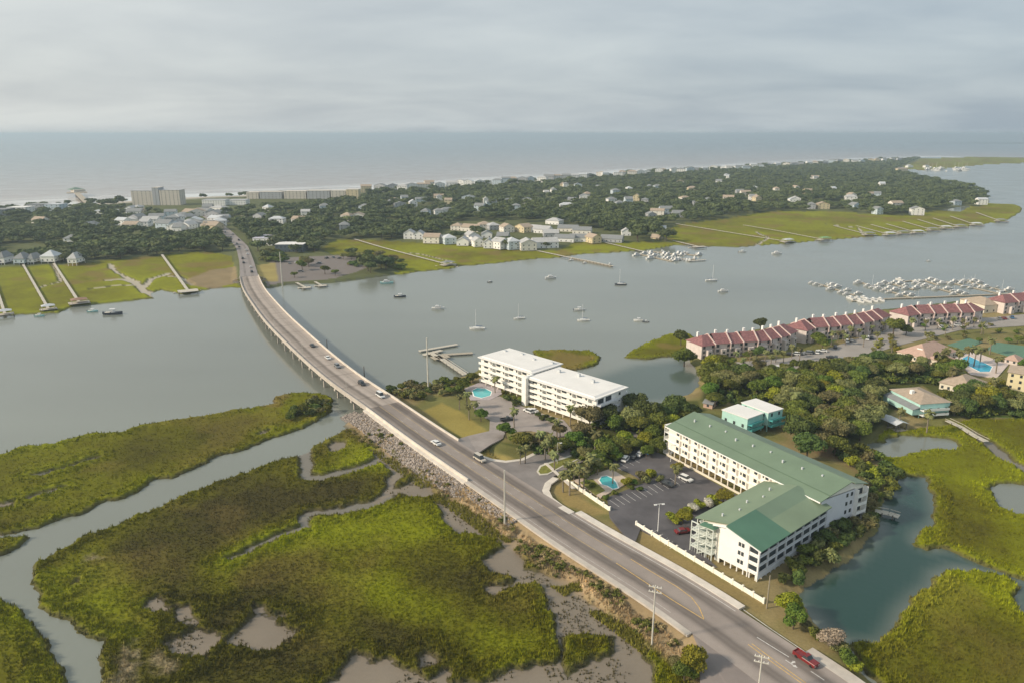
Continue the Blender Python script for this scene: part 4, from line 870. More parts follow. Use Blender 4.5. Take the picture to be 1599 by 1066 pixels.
part('roof', MB(f.o, (f.U.x, f.U.y)).prism([(-0.5, 3.6), (2.8, 4.6), (6.1, 3.6), (6.1, 3.45), (2.8, 4.45), (-0.5, 3.45)], -0.4, 9), silver, bh)
part('floor', MB(f.o, (f.U.x, f.U.y)).box(0, 9.5, 0, 5.6, 0.9, 1.1), wood, bh); cols(bh, f, [(a, b) for a in (0.1, 4.3, 8.4) for b in (0.1, 5.2)], 0.25, -1, 3.5, pile, 'post')
# white boundary walls
def wall_px(A, B, label, h=1.3):
    f, L = frame_px(A, B, 1.5); t_ = thing('boundary_wall', label, 'wall', (f.o.x, f.o.y, 1.3))
    part('panel', MB(f.o, (f.U.x, f.U.y)).box(0, L, 0, 0.22, 1.0, 1.4 + h), cream2, t_)
    cp = MB(f.o, (f.U.x, f.U.y)); n = max(2, int(L / 3.2))
    cols(t_, f, [(k * L / n - 0.22, -0.12) for k in range(n + 1)], 0.46, 1.0, 1.75 + h, cream2, 'pillar')
wall_px((885, 752), (952, 797), 'low cream wall with pillars along the lawn beside the pool')
wall_px((993, 820), (1192, 941), 'long low cream wall with pillars between the road verge and near gable')
# pools
def pool(name, pts, deck, label, wm_, dm):
    slab('pool_deck', deck, dm, 0.5, 1.72); V = [at(p[0], p[1], 1.76) for p in pts]
    n = len(V); me = bpy.data.meshes.new('basin')
    c = thing(name, label, 'swimming pool', V[0]); part('water_surface', MB().poly([tuple(v) for v in (V if sum(V[i].x * V[(i + 1) % n].y - V[(i + 1) % n].x * V[i].y for i in range(n)) > 0 else V[::-1])]), wm_, c)
    rim = [v + Vector((0, 0, 0.03)) for v in V]; rim.append(rim[0].copy()); o = strip('rim', rim, 0.45, white, 0.15, None); o.parent = c
    for v in o.data.vertices: v.co -= c.location
dk = mat('pool_deck_stone', (0.55, 0.45, 0.36), 0.85, 0.1, 0.4)
pool('swimming_pool', [(737, 609), (745, 605), (758, 606), (768, 611), (766, 617), (752, 621), (740, 618)], [(725, 606), (750, 596), (780, 602), (784, 614), (765, 624), (735, 624)], 'small turquoise pool beside the white block', mat('turquoise_pool_water', (0.10, 0.50, 0.52), 0.15), mat('lilac_paving', (0.42, 0.37, 0.37)))
pool('swimming_pool', [(935, 749), (939, 743), (948, 742), (957, 746), (963, 753), (966, 761), (957, 763), (948, 758), (940, 756)], [(896, 749), (954, 731), (986, 750), (938, 776)], 'kidney shaped green blue pool in the walled garden by the dark car park', poolw, dk)
pool('swimming_pool', [(1502, 559), (1512, 555), (1550, 572), (1546, 580), (1530, 580), (1510, 570)], [(1490, 556), (1512, 546), (1575, 568), (1556, 590), (1515, 584)], 'large bright blue pool right of the clubhouse', poolb, mat('pool_deck_stone_b', (0.62, 0.52, 0.46)))
gc = mat('tennis_court', (0.11, 0.21, 0.14), 0.85, 0.1)
slab('tennis_court', [(1540, 545), (1556, 534), (1600, 540), (1650, 546), (1640, 560), (1580, 557)], gc, 0.3, 1.7); slab('tennis_court', [(1480, 538), (1512, 528), (1535, 534), (1505, 546)], gc, 0.3, 1.7)
slab('lawn', [(905, 752), (925, 747), (945, 765), (930, 772)], mat('lawn_grass', (0.2, 0.2, 0.04)), 0.1, 1.80)

# red-roofed townhouse rows: stepped units with white party walls
def townrow(eave, lens, Dp, label, h=9.0, rh=4.0, hip0=True):
    """eave: ground points of the front eave line, one unit per segment"""
    t_ = thing('townhouse_row', label, 'townhouses', (eave[0][0], eave[0][1], 1.3), 0, 'red roofed townhouse rows')
    for k in range(len(eave) - 1):
        a, b = Vector(eave[k]), Vector(eave[k + 1]); d = b - a; L = d.length; g = lambda: MB((a.x, a.y, 0), (d.x, d.y)); st = (k % 2) * 0.35
        hh_ = h + st
        part('wall', g().box(0, L, 1.2, Dp, 0.8, hh_ - 0.3), pinkwall, t_)
        first, last = k == 0, k == len(eave) - 2
        mb = g(); e = hh_; r = hh_ + rh; h0, h1 = (Dp * 0.32 if first else 0), (L - Dp * 0.32 if last else L); o0, o1 = (-0.5 if first else 0.05), (L + 0.5 if last else L - 0.05)
        mb.poly([(o0, 0.2, e), (o1, 0.2, e), (h1, Dp / 2, r), (h0, Dp / 2, r)]); mb.poly([(o1, Dp + 0.6, e), (o0, Dp + 0.6, e), (h0, Dp / 2, r), (h1, Dp / 2, r)])
        mb.poly([(o0, Dp + 0.6, e), (o0, 0.2, e), (h0, Dp / 2, r)]) if first else None; mb.poly([(o1, 0.2, e), (o1, Dp + 0.6, e), (h1, Dp / 2, r)]) if last else None
        mb.poly([(o0, Dp + 0.6, e - 0.05), (o1, Dp + 0.6, e - 0.05), (o1, 0.2, e - 0.05), (o0, 0.2, e - 0.05)])
        part('roof', mb, redroof, t_)
        if not last: part('party_wall', g().prism([(-0.2, 6.0), (-0.2, e + 0.35), (Dp / 2, r + 0.55), (Dp + 0.8, e + 0.35), (Dp + 0.8, 6.0)], L - 0.42, L + 0.1), mat('pale_pink_coping', (0.66, 0.52, 0.47), 0.8, 0.08), t_)
        part('chimney', g().box(L * .35, L * .35 + 1.1, Dp * .62, Dp * .62 + 1.1, e + 1, r + 1.3), white, t_)
        part('stair_bay', g().box(L * .5 - 1.5, L * .5 + 1.4, -0.9, 1.19, 0.9, 6.3), pinkwall, t_)
        f = g(); f = MB(f.p(0, 1.2, 0), (d.x, d.y))
        for fl in range(3):
            put(t_, f, L * .08 + 0.2, 1.8 + fl * 2.5, 1.5, 1.5, d=0.03); put(t_, f, L * .8, 1.8 + fl * 2.5, 1.2, 1.5, d=0.03)
        put(t_, MB(g().p(0, -0.9, 0), (d.x, d.y)), L * .5 - 0.6, 4.0, 1.1, 1.3, d=0.03)
townrow([(99.5, 367.5), (107, 371), (115.5, 372.5), (123, 375), (131, 376), (139, 379.5), (146, 384), (153, 390), (160, 397)], None, 14, 'left stepped row of pink townhouses with red roofs, beside the pond', 8.6)
townrow([(166, 398), (172.5, 404.5), (181, 406), (189, 409), (197, 411.5), (205, 415), (213, 420), (221, 426), (230, 433)], None, 14, 'second stepped row of red roofed townhouses, behind the big oak', 8.8)
townrow([(241, 433), (250, 437.5), (259, 438.5), (268, 440), (277, 441), (286, 442.5), (295, 447)], None, 14, 'third row of red roofed townhouses in front of the marina', 8.8)
townrow([(322, 468), (333, 472), (344, 475), (356, 478), (368, 482)], None, 14, 'rightmost red roofed townhouse row cut by the picture edge', 8.8)

# ------------------------------------------------------------------ trees
ico = None
def icos():
    p = (1 + 5 ** .5) / 2
    v = np.array([(-1, p, 0), (1, p, 0), (-1, -p, 0), (1, -p, 0), (0, -1, p), (0, 1, p), (0, -1, -p), (0, 1, -p), (p, 0, -1), (p, 0, 1), (-p, 0, -1), (-p, 0, 1)]) / math.sqrt(1 + p * p)
    f = np.array([(0, 11, 5), (0, 5, 1), (0, 1, 7), (0, 7, 10), (0, 10, 11), (1, 5, 9), (5, 11, 4), (11, 10, 2), (10, 7, 6), (7, 1, 8), (3, 9, 4), (3, 4, 2), (3, 2, 6), (3, 6, 8), (3, 8, 9), (4, 9, 5), (2, 4, 11), (6, 2, 10), (8, 6, 7), (9, 8, 1)]); return v, f
IV, IF = icos()
def crown_arr(g, r, zc, flat, nl, n, leaf, core=0.72):
    """lobed crown of small leaf triangles around opaque inner clumps -> V, F(tri)"""
    Vs, Fs, k = [], [], 0
    for i in range(nl):
        a = g.uniform(0, 6.283); rr = r * 0.62 * math.sqrt(g.uniform(0, 1)) if i else 0; c = np.array([rr * math.cos(a), rr * math.sin(a), zc + g.uniform(-0.3, 0.35) * r * flat])
        lr = r * g.uniform(0.38, 0.56) * (1.1 if i == 0 else 1); sc = np.array([lr, lr, lr * flat])
        v = IV * (core * (1 + g.uniform(-0.18, 0.18, (12, 1)))) * sc + c; Vs.append(v); Fs.append(IF + k); k += 12
        m = n // nl; d = g.normal(size=(m, 3)); d[:, 2] = np.abs(d[:, 2]) * 0.9 - 0.25 * g.uniform(size=m); d /= np.linalg.norm(d, axis=1)[:, None]
        p = c + d * sc * g.uniform(0.78, 1.12, (m, 1)); nn = d + g.normal(size=(m, 3)) * 0.55
        u = np.cross(nn, g.normal(size=(m, 3))); u /= np.linalg.norm(u, axis=1)[:, None] + 1e-9; w = np.cross(nn, u); w /= np.linalg.norm(w, axis=1)[:, None] + 1e-9
        s = leaf * g.uniform(0.6, 1.3, (m, 1)); tri = np.stack([p - u * s * 0.6 - w * s * 0.4, p + u * s * 0.6 - w * s * 0.4, p + w * s * 0.8], 1).reshape(-1, 3)
        Vs.append(tri); Fs.append(np.arange(3 * m).reshape(-1, 3) + k); k += 3 * m
    return np.concatenate(Vs), np.concatenate(Fs)
def trunk_mb(h, r, spread, g, limbs=5):
    mb = MB(); mb.tube((0, 0, -0.6), (0.15, 0.1, h * 0.45), r, r * 0.7)
    for i in range(limbs):
        a = i * 6.283 / limbs + g.uniform(0, 1); mb.tube((0.15, 0.1, h * 0.38), (spread * math.cos(a), spread * math.sin(a), h * g.uniform(0.6, 0.75)), r * 0.55, r * 0.15, 6)
    return mb
TT = {}
def park(o): o.location = (0, -300, -50); return o
TREELIB = {}
def make_tree(key, r, h, flat, nl, n, leaf, lm, seed, bm=None):
    g = np.random.default_rng(seed); V, F = crown_arr(g, r, h - r * flat * 0.75, flat, nl, n, leaf)
    TREELIB[key] = (npmesh('crown', V, F, lm), trunk_mb(h, 0.035 * h + 0.06, r * 0.5, g).mesh('trunk', bm or bark))
for i in range(4):
    make_tree(('oak', i), 5.0, 8.2, 0.72, 11, 2600, 0.55, L_oak, 100 + i); make_tree(('dark', i), 5.0, 8.6, 0.78, 10, 2600, 0.55, L_dark, 110 + i)
    make_tree(('grey', i), 5.0, 7.8, 0.62, 12, 2600, 0.50, L_gry, 120 + i)
for i in range(2):
    make_tree(('yel', i), 5.0, 8.5, 0.85, 9, 2600, 0.55, L_yel, 130 + i); make_tree(('grn', i), 5.0, 8.5, 0.85, 9, 2600, 0.55, L_grn, 140 + i)
    make_tree(('tan', i), 3.0, 5.0, 0.9, 9, 1800, 0.28, L_tan, 150 + i); make_tree(('wht', i), 2.2, 3.2, 0.8, 6, 1200, 0.35, L_white, 155 + i)
    make_tree(('mixed', i), 5.0, 8.0, 0.8, 10, 2600, 0.5, leafmat('brownish_leaves', (0.10, 0.085, 0.03), (0.30, 0.24, 0.11)), 170 + i)
def bush_lib(key, lm, seed):
    g = np.random.default_rng(seed); V, F = crown_arr(g, 1.6, 1.0, 0.8, 5, 700, 0.3); TREELIB[key] = (npmesh('foliage', V, F, lm), MB().tube((0, 0, -0.3), (0, 0, 1.0), 0.12, 0.05).mesh('stem', bark))
for i in range(2):
    bush_lib(('bgrn', i), L_grn, 200 + i); bush_lib(('bdark', i), L_dark, 210 + i); bush_lib(('byel', i), L_yel, 220 + i); bush_lib(('bgry', i), L_gry, 230 + i); bush_lib(('boak', i), L_oak, 240 + i)
def palm_lib(i):
    g = np.random.default_rng(300 + i); V, F = [], []; H = 6.5
    for k in range(34):
        a = g.uniform(0, 6.283); el = g.uniform(-0.7, 1.2); L = g.uniform(1.5, 2.1); prev = np.array([0, 0, H]); d = np.array([math.cos(a) * math.cos(el), math.sin(a) * math.cos(el), math.sin(el)]); sd_ = np.array([-math.sin(a), math.cos(a), 0])
        pts_ = [prev]
        for q in range(3): d = d + np.array([0, 0, -0.38]); d = d / np.linalg.norm(d); pts_.append(pts_[-1] + d * L / 3)
        ws = [0.08, 0.42, 0.5, 0.08]
        for q in range(3):
            b0 = len(V); up_ = np.array([0, 0, 0.14])
            V += [pts_[q] - sd_ * ws[q] - up_ * q, pts_[q] , pts_[q] + sd_ * ws[q] - up_ * q, pts_[q + 1] - sd_ * ws[q + 1] - up_ * (q + 1), pts_[q + 1], pts_[q + 1] + sd_ * ws[q + 1] - up_ * (q + 1)]
            F += [(b0, b0 + 1, b0 + 4), (b0, b0 + 4, b0 + 3), (b0 + 1, b0 + 2, b0 + 5), (b0 + 1, b0 + 5, b0 + 4)]
    V2 = IV * 0.45 + np.array([0, 0, H - 0.1]); b0 = len(V); V = list(V) + list(V2); F += [tuple(q + b0) for q in IF]
    TREELIB[('palm', i)] = (npmesh('crown', np.array(V), np.array(F), L_palm), MB().tube((0, 0, -0.4), (0.25, 0.1, H), 0.24, 0.18).mesh('trunk', palmbark))
palm_lib(0); palm_lib(1); palm_lib(2)
NT = {'oak': 4, 'dark': 4, 'grey': 4, 'palm': 3}
TPOS = []
REFR = {'oak': 5, 'dark': 5, 'grey': 5, 'yel': 5, 'grn': 5, 'mixed': 5, 'tan': 3, 'wht': 2.2, 'palm': 2.0, 'bgrn': 1.6, 'bdark': 1.6, 'byel': 1.6, 'bgry': 1.6, 'boak': 1.6}
REFH = {'oak': 5.4, 'dark': 5.6, 'grey': 5.5, 'yel': 5.4, 'grn': 5.4, 'mixed': 5, 'tan': 3.2, 'wht': 2.0, 'palm': 6.4, 'bgrn': 1.0, 'bdark': 1.0, 'byel': 1.0, 'bgry': 1.0, 'boak': 1.0}
NAMES = {'palm': 'palm_tree', 'tan': 'bare_tree', 'wht': 'flowering_shrub', 'bgrn': 'shrub', 'bdark': 'shrub', 'byel': 'shrub', 'bgry': 'shrub', 'boak': 'shrub'}
def plant_at(x, y, kind, r, label, group=None, zs=None):
    s = r / REFR[kind]; i = rnd.randrange(NT.get(kind, 2)); cm, tm = TREELIB[(kind, i)]
    nm = NAMES.get(kind, 'tree'); t_ = thing(nm, label, nm.split('_')[-1] if nm != 'palm_tree' else 'palm tree', (x, y, gz(x, y) - 0.05), rnd.uniform(0, 6.28), group)
    t_.scale = (s, s, s * (zs or rnd.uniform(0.88, 1.1))); obj(cm.name.split('.')[0], cm, t_); obj(tm.name.split('.')[0], tm, t_); TPOS.append((x, y, r)); return t_
def tree(px, py, kind, r, label, group=None):
    s = r / REFR[kind]; P = at(px, py, 1.4 + REFH[kind] * s); return plant_at(P.x, P.y, kind, r, label, group)
scatter_more = [(1290,640),(1310,650),(1330,640),(1350,650),(1300,665),(1322,668),(1345,668),(1285,682),(1305,690),(1270,665),(1255,655),(1245,670),(1262,690),(1240,640),(1365,640),(1325,622),(1350,622)]
G1 = 'trees between the white block and the green roofed condominium'
o1 = 'oak in the belt between the white block and the condominium'
for px, py, k, r in ((751,645,'grn',3.2),(921,647,'grey',6.0),(908,668,'mixed',4.5),(948,643,'dark',5.2),(961,658,'grn',4.2),(990,628,'dark',5.2),(974,679,'yel',3.6),(948,698,'oak',4.2),(916,705,'grey',3.5),
    (816,681,'oak',4.8),(843,682,'grey',4.2),(790,668,'grn',3.8),(900,684,'grn',4.2),(979,680,'grn',3.5),(1009,684,'yel',3.4),(945,695,'oak',4.0),(965,690,'oak',3.8),(1028,650,'oak',5.5),(1009,644,'dark',5.5),(1056,633,'dark',5.8),(1080,638,'dark',4.2),
    (1052,655,'yel',4.4),(1037,664,'yel',3.6),(1020,671,'grn',3.8),(1028,690,'grn',3.6),(1000,660,'oak',5.0),(985,650,'grey',5.0),(1038,640,'dark',5),(930,725,'oak',3.2),(918,733,'grey',2.6),(935,712,'oak',3.2),(860,690,'oak',3.8),(875,668,'grey',3.4),(884,690,'oak',3.2),(1072,645,'oak',4),(1010,700,'grn',3),(992,690,'oak',3.6),(960,706,'grn',3.0),(976,700,'oak',3.0),(866,700,'oak',2.8)):
    d = {'grn': 'bright green', 'grey': 'grey olive', 'mixed': 'brownish', 'dark': 'dark green', 'yel': 'yellow green', 'oak': 'olive green'}[k]
    tree(px, py, k, r, f'{d} tree in the belt between white block and condominium', G1)
for px, py, w in ((640,600,'bgry'),(611,607,'bdark'),(628,603,'boak'),(652,604,'bgry'),(680,605,'bgry'),(703,608,'boak'),(664,600,'bgry'),(716,606,'boak'),(690,612,'bgry'),(655,612,'bgry'),(672,598,'boak'),(638,612,'bgry'),(646,594,'boak'),(660,593,'bdark'),(682,596,'bgry'),(694,594,'boak'),(705,597,'bgrn'),(715,592,'boak'),(622,611,'bgry'),(630,616,'boak'),(668,608,'bdark'),(697,604,'bgrn'),(645,618,'bgry'),(660,617,'boak'),(735,590,'bgrn')):
    tree(px, py, w, rnd.uniform(2.2, 3.4), 'olive shrub in the river bank thicket by the mast', 'river bank thicket')
tree(724, 597, 'grn', 3.6, 'bright green tree at the left end of the white block'); tree(738, 587, 'oak', 3.2, 'olive tree nearest the boat landing')
for px, py in ((787,613),(795,618),(803,621),(811,624),(818,626),(826,640),(840,647),(850,650),(860,655),(790,620),(806,628)): tree(px, py, 'boak' if px % 2 else 'bdark', rnd.uniform(1.6, 2.4), 'low shrub in the planting at the foot of the white block', 'shrubs in front of the white block')
for px, py in ((803,642),(870,656),(891,637),(773,590),(729,612),(717,618),(732,633),(742,626),(843,676),(858,682),(930,677),(820,700),(812,702),(887,720),(880,735),(906,728),(919,720),(934,715),(897,722),(890,738),(912,737),(866,706),(872,695),(852,690),(1056,728),(924,710),(958,727)):
    tree(px, py, 'palm', rnd.uniform(1.9, 2.5), 'palmetto with shaggy crown beside the access roads', 'palmettos around the access roads')
for px, py, r in ((890,727,2.6),(900,738,2.4),(912,742,2.2),(924,735,2.2),(936,728,2.4),(948,722,2.4),(885,742,2.0)): tree(px, py, 'boak', r, 'dense shrub in the hedge behind the walled pool', 'hedge behind the walled pool')
for px, py, k, r in ((1018,738,'byel',2.6),(1001,740,'bgry',2.2),(977,751,'byel',2.2),(990,752,'bgrn',1.6),(924,757,'bgrn',1.4),(916,752,'bgrn',1.2),(1056,728,'byel',2.6),(1030,748,'bgry',1.8),(1010,748,'bgry',2.0),(998,762,'bgrn',1.4),(960,768,'bgrn',1.4),(947,775,'bgrn',1.3),(985,760,'bgrn',1.4)):
    tree(px, py, k, r, 'garden shrub on the planted islands by the dark car park', 'shrubs by the dark car park')
tree(1067, 803, 'yel', 3.0, 'round yellow green tree right of the lamp in the car park'); tree(1131, 773, 'yel', 3.2, 'yellow green tree in the corner of the two condominium wings')
tree(1106, 783, 'wht', 2.4, 'pale blossoming shrub nearer the long wing'); tree(1083, 790, 'wht', 2.2, 'pale blossoming shrub nearer the car park lamp')
for px, py, r in ((1093,788,2.2),(1113,778,2.4),(1120,784,2.0),(1075,795,2.0),(1048,806,1.8),(1056,812,1.6)): tree(px, py, 'byel', r, 'olive shrub against the near wing of the condominium', 'shrubs against the near wing')
def scatter(poly, sp, kinds, r0, r1, label, group, z=1.4, cap=999, rel=0.8):
    P = atn(poly, z); n = 0; x0, x1, y0, y1 = P[:, 0].min(), P[:, 0].max(), P[:, 1].min(), P[:, 1].max(); cand = []
    for _ in range(int((x1 - x0) * (y1 - y0) / sp / sp * 6)):
        cand.append((rnd.uniform(x0, x1), rnd.uniform(y0, y1)))
    cx = np.array(cand); ok = sdpoly(cx[:, 0], cx[:, 1], P) > 0; loc = []
    for (x, y), q in zip(cand, ok):
        if not q or n >= cap: continue
        if any((x - a) ** 2 + (y - b) ** 2 < sp * sp for a, b in loc): continue
        loc.append((x, y)); n += 1; k = rnd.choice(kinds); plant_at(x, y, k, rnd.uniform(r0, r1), label if isinstance(label, str) else label(k), group)
    return loc
cl = {'oak': 'olive', 'dark': 'dark green', 'grey': 'grey green', 'grn': 'bright green', 'yel': 'yellow green', 'mixed': 'brownish'}
scatter([(1098,604),(1112,578),(1150,596),(1200,600),(1290,592),(1340,604),(1372,606),(1385,635),(1360,655),(1320,690),(1290,700),(1250,682),(1228,645),(1215,632),(1170,622),(1140,622),(1110,640)], 6.2, ['oak', 'oak', 'dark', 'grey', 'grey', 'grn', 'yel', 'oak'], 4.0, 6.0, lambda k: f'{cl[k]} tree in the grove behind the teal box houses', 'grove behind the teal box houses')
scatter([(1295,580),(1380,566),(1400,572),(1470,578),(1500,592),(1490,604),(1440,596),(1380,594),(1330,598)], 5.8, ['oak', 'dark', 'grey', 'oak', 'grn'], 3.6, 5.2, lambda k: f'{cl[k]} tree in the belt between the clubhouse and the teal house', 'trees below the clubhouse')
scatter([(1480,618),(1520,620),(1560,618),(1640,640),(1640,650),(1560,648),(1500,648),(1470,640)], 5.8, ['dark', 'oak', 'grn', 'grey'], 3.6, 5.2, lambda k: f'{cl[k]} tree at the marsh edge right of the teal house', 'trees at the marsh edge')
scatter([(1150,584),(1200,578),(1290,576),(1340,582),(1300,592),(1200,602),(1150,602)], 5.0, ['oak', 'grn', 'dark', 'grey'], 2.8, 4.2, lambda k: f'{cl[k]} tree below the townhouse car park', 'trees below the townhouse car park')
scatter([(1235,912),(1262,898),(1330,850),(1364,815),(1374,785),(1350,748),(1338,775),(1325,806),(1300,822),(1240,880),(1205,908)], 3.0, ['bdark', 'boak', 'bdark', 'bgry'], 2.0, 3.4, 'dark shrub in the thicket on the pond bank', 'thicket on the pond bank')
scatter([(1300,712),(1345,695),(1398,735),(1395,770),(1375,790),(1348,745)], 4.2, ['bgry', 'boak', 'bdark', 'byel'], 2.2, 3.6, 'olive shrub in the thicket beyond the condominium', 'thicket beyond the condominium')
scatter([(1440,510),(1500,510),(1560,508),(1640,500),(1640,530),(1560,526),(1500,530),(1450,535)], 9, ['boak', 'palm', 'bgry', 'bgrn'], 1.6, 2.3, 'garden plant between the townhouse car parks', 'planting between the car parks')
scatter([(1365,535),(1395,528),(1400,552),(1385,560),(1355,560)], 5, ['palm', 'bgry', 'byel'], 1.6, 2.3, 'palm or shrub on the planted island left of the clubhouse', 'planting left of the clubhouse')
for px, py in ((1478,548),(1488,545),(1500,549),(1515,543),(1525,546),(1535,540),(1465,552),(1600,566),(1585,560),(1560,556),(1490,575),(1500,583),(1512,588),(1555,590),(1478,568),(1470,578),(1530,530),(1550,528),(1575,530),(1455,528),(1465,538),(1590,527)):
    tree(px, py, rnd.choice(['oak', 'grn', 'grey', 'palm', 'palm']), 2.1 if rnd.random() < .3 else 2.8, 'small tree or palm around the large pool and courts', 'small trees around the pool and courts')
for k in range(9): Q_ = at(rnd.uniform(455, 560), rnd.uniform(399, 432), 3.0); plant_at(Q_.x, Q_.y, rnd.choice(['oak', 'dark', 'grey']), rnd.uniform(3, 5), 'tree standing in the gravel yard', 'trees in the gravel yard')
for px, py in scatter_more: tree(px, py, rnd.choice(['oak', 'grey', 'grey', 'dark', 'oak']), rnd.uniform(4.2, 5.8), 'broad olive tree in the grove left of the boathouse', 'trees left of the boathouse')
for px, py, k, r, l in ((1303,588,'yel',5.0,'bright yellow tree at the left above the grove'),(1290,600,'yel',4.2,'yellow tree just in front of the taller yellow tree'),(1542,612,'yel',6.0,'large bright yellow green tree beside the yellow house'),(1560,600,'yel',4.0,'small yellow green tree touching the yellow house wall'),
    (1070,548,'grn',6.2,'rounded bright green tree at the left end of the townhouses'),(1064,524,'dark',4.4,'dark tree at the water behind the left townhouses'),(1188,503,'dark',4.5,'dark tree behind the left townhouse row'),(1127,563,'oak',4.6,'olive tree in front of the leftmost townhouse'),(1119,574,'grey',4.6,'grey green tree by the pond corner below the townhouses'),(1108,585,'oak',4.2,'olive tree on the pond shore below the townhouses'),
    (1139,566,'oak',3.6,'small olive tree by the townhouse car park'),(1183,549,'dark',3.8,'dark round tree in front of the left townhouse row'),(1278,524,'grn',4.4,'green tree between the first and second townhouse rows'),(1285,534,'oak',4.0,'olive tree at the gap between the townhouse rows'),(1397,508,'oak',6.0,'broad oak in front of the second townhouse row'),(1416,513,'grn',4.0,'green tree between the second and third townhouse rows'),(1168,552,'grn',2.8,'small green tree on the townhouse front lawn'),
    (1230,940,'yel',3.4,'yellow green bush by the wooden pole on the pond bank'),(1241,962,'grn',3.2,'green bush lower on the verge below the wooden pole'),(1298,986,'tan',3.6,'leafless pale tan tree at the pond edge near the red pickup'),(1322,1022,'grn',2.4,'green bush below the leafless tan tree'),(1336,1038,'byel',2.2,'low yellow green bush at the bottom of the pond bank'),(1310,1008,'bgry',2.2,'grey green bush under the leafless tan tree'),(1262,975,'bgry',1.8,'grey bush on the verge above the pond corner'),(1275,985,'boak',2.0,'olive bush left of the leafless tan tree'),
    (1079,1018,'yel',3.7,'yellowish tree standing at the side street corner'),(1070,1040,'grn',2.8,'green tree in front of the yellowish corner tree'),(1060,1030,'grey',2.2,'grey green bush left of the yellowish corner tree'),
    (1242,612,'palm',3.0,'tall palmetto rising from the grove behind the teal boxes'),(1408,640,'palm',2.2,'palmetto at the left corner of the teal house'),(1452,645,'palm',2.4,'palmetto at the right corner of the teal house'),(1492,635,'grey',3.6,'grey green tree beside the footbridge end')):
    tree(px, py, k, r, l)
for px, py in ((1310,518),(1318,516),(1330,512),(1449,520),(1322,522),(1180,560),(1160,562),(1205,555),(1225,547),(1250,545),(1350,525),(1370,520),(1478,508),(1510,505),(1535,505),(1112,556),(1150,552),(1172,548),(1196,548),(1213,546),(1238,541),(1300,520),(1342,514),(1362,508),(1380,503),(1425,500),(1447,500),(1466,499),(1490,498),(1505,498),(1523,497)):
    tree(px, py, 'palm', rnd.uniform(1.8, 2.3), 'palmetto in front of the red roofed townhouses', 'palmettos before the townhouses')
UNDER = []
for pl_, l_, g_ in (([(1098,606),(1112,580),(1150,598),(1290,594),(1372,608),(1385,637),(1360,658),(1320,692),(1290,702),(1250,684),(1228,647),(1215,634),(1170,624),(1110,642)], 'low shrub under the grove behind the teal box houses', 'undergrowth behind the teal box houses'),
    ([(1295,582),(1400,574),(1470,580),(1500,594),(1490,606),(1440,598),(1330,600)], 'low shrub under the trees below the clubhouse', 'undergrowth below the clubhouse'),
    ([(1480,620),(1520,622),(1560,620),(1640,642),(1640,652),(1560,650),(1500,650),(1470,642)], 'low shrub at the marsh edge right of the teal house', 'undergrowth at the marsh edge')):
    Pp = atn(pl_, 1.4); q_ = nr.uniform(Pp.min(0), Pp.max(0), (1500, 2)); q_ = q_[sdpoly(q_[:, 0], q_[:, 1], Pp) > 0]; UNDER += [tuple(v) for v in q_[:330]]
for px, py in ((958,640),(975,648),(1000,652),(1020,655),(1045,645),(1062,643),(915,655),(930,662),(945,660),(968,668),(985,668),(1003,672),(1018,682),(1034,680),(1040,690),(1000,690),(985,690),(950,685),(930,690),(915,690),(898,696),(925,703),(940,708),(955,712),(905,712),(893,705),(880,698),(910,680),(925,674),(850,700),(838,695),(822,692),(808,690),(1072,655),(1085,640)):
    Q_ = at(px, py, 2.6)
    for _ in range(3): UNDER.append((Q_.x + rnd.uniform(-2, 2), Q_.y + rnd.uniform(-3, 3)))
# spit of the left marsh: dark thicket
for k in range(26): 
    x, y = rnd.uniform(445, 512), 0; y = 640 - (x - 445) * 0.28 + rnd.uniform(-8, 14); tree(x, y, rnd.choice(['bdark', 'boak', 'bgry']), rnd.uniform(1.6, 3.0), 'dark shrub in the thicket on the marsh spit by the bridge', 'thicket on the marsh spit')

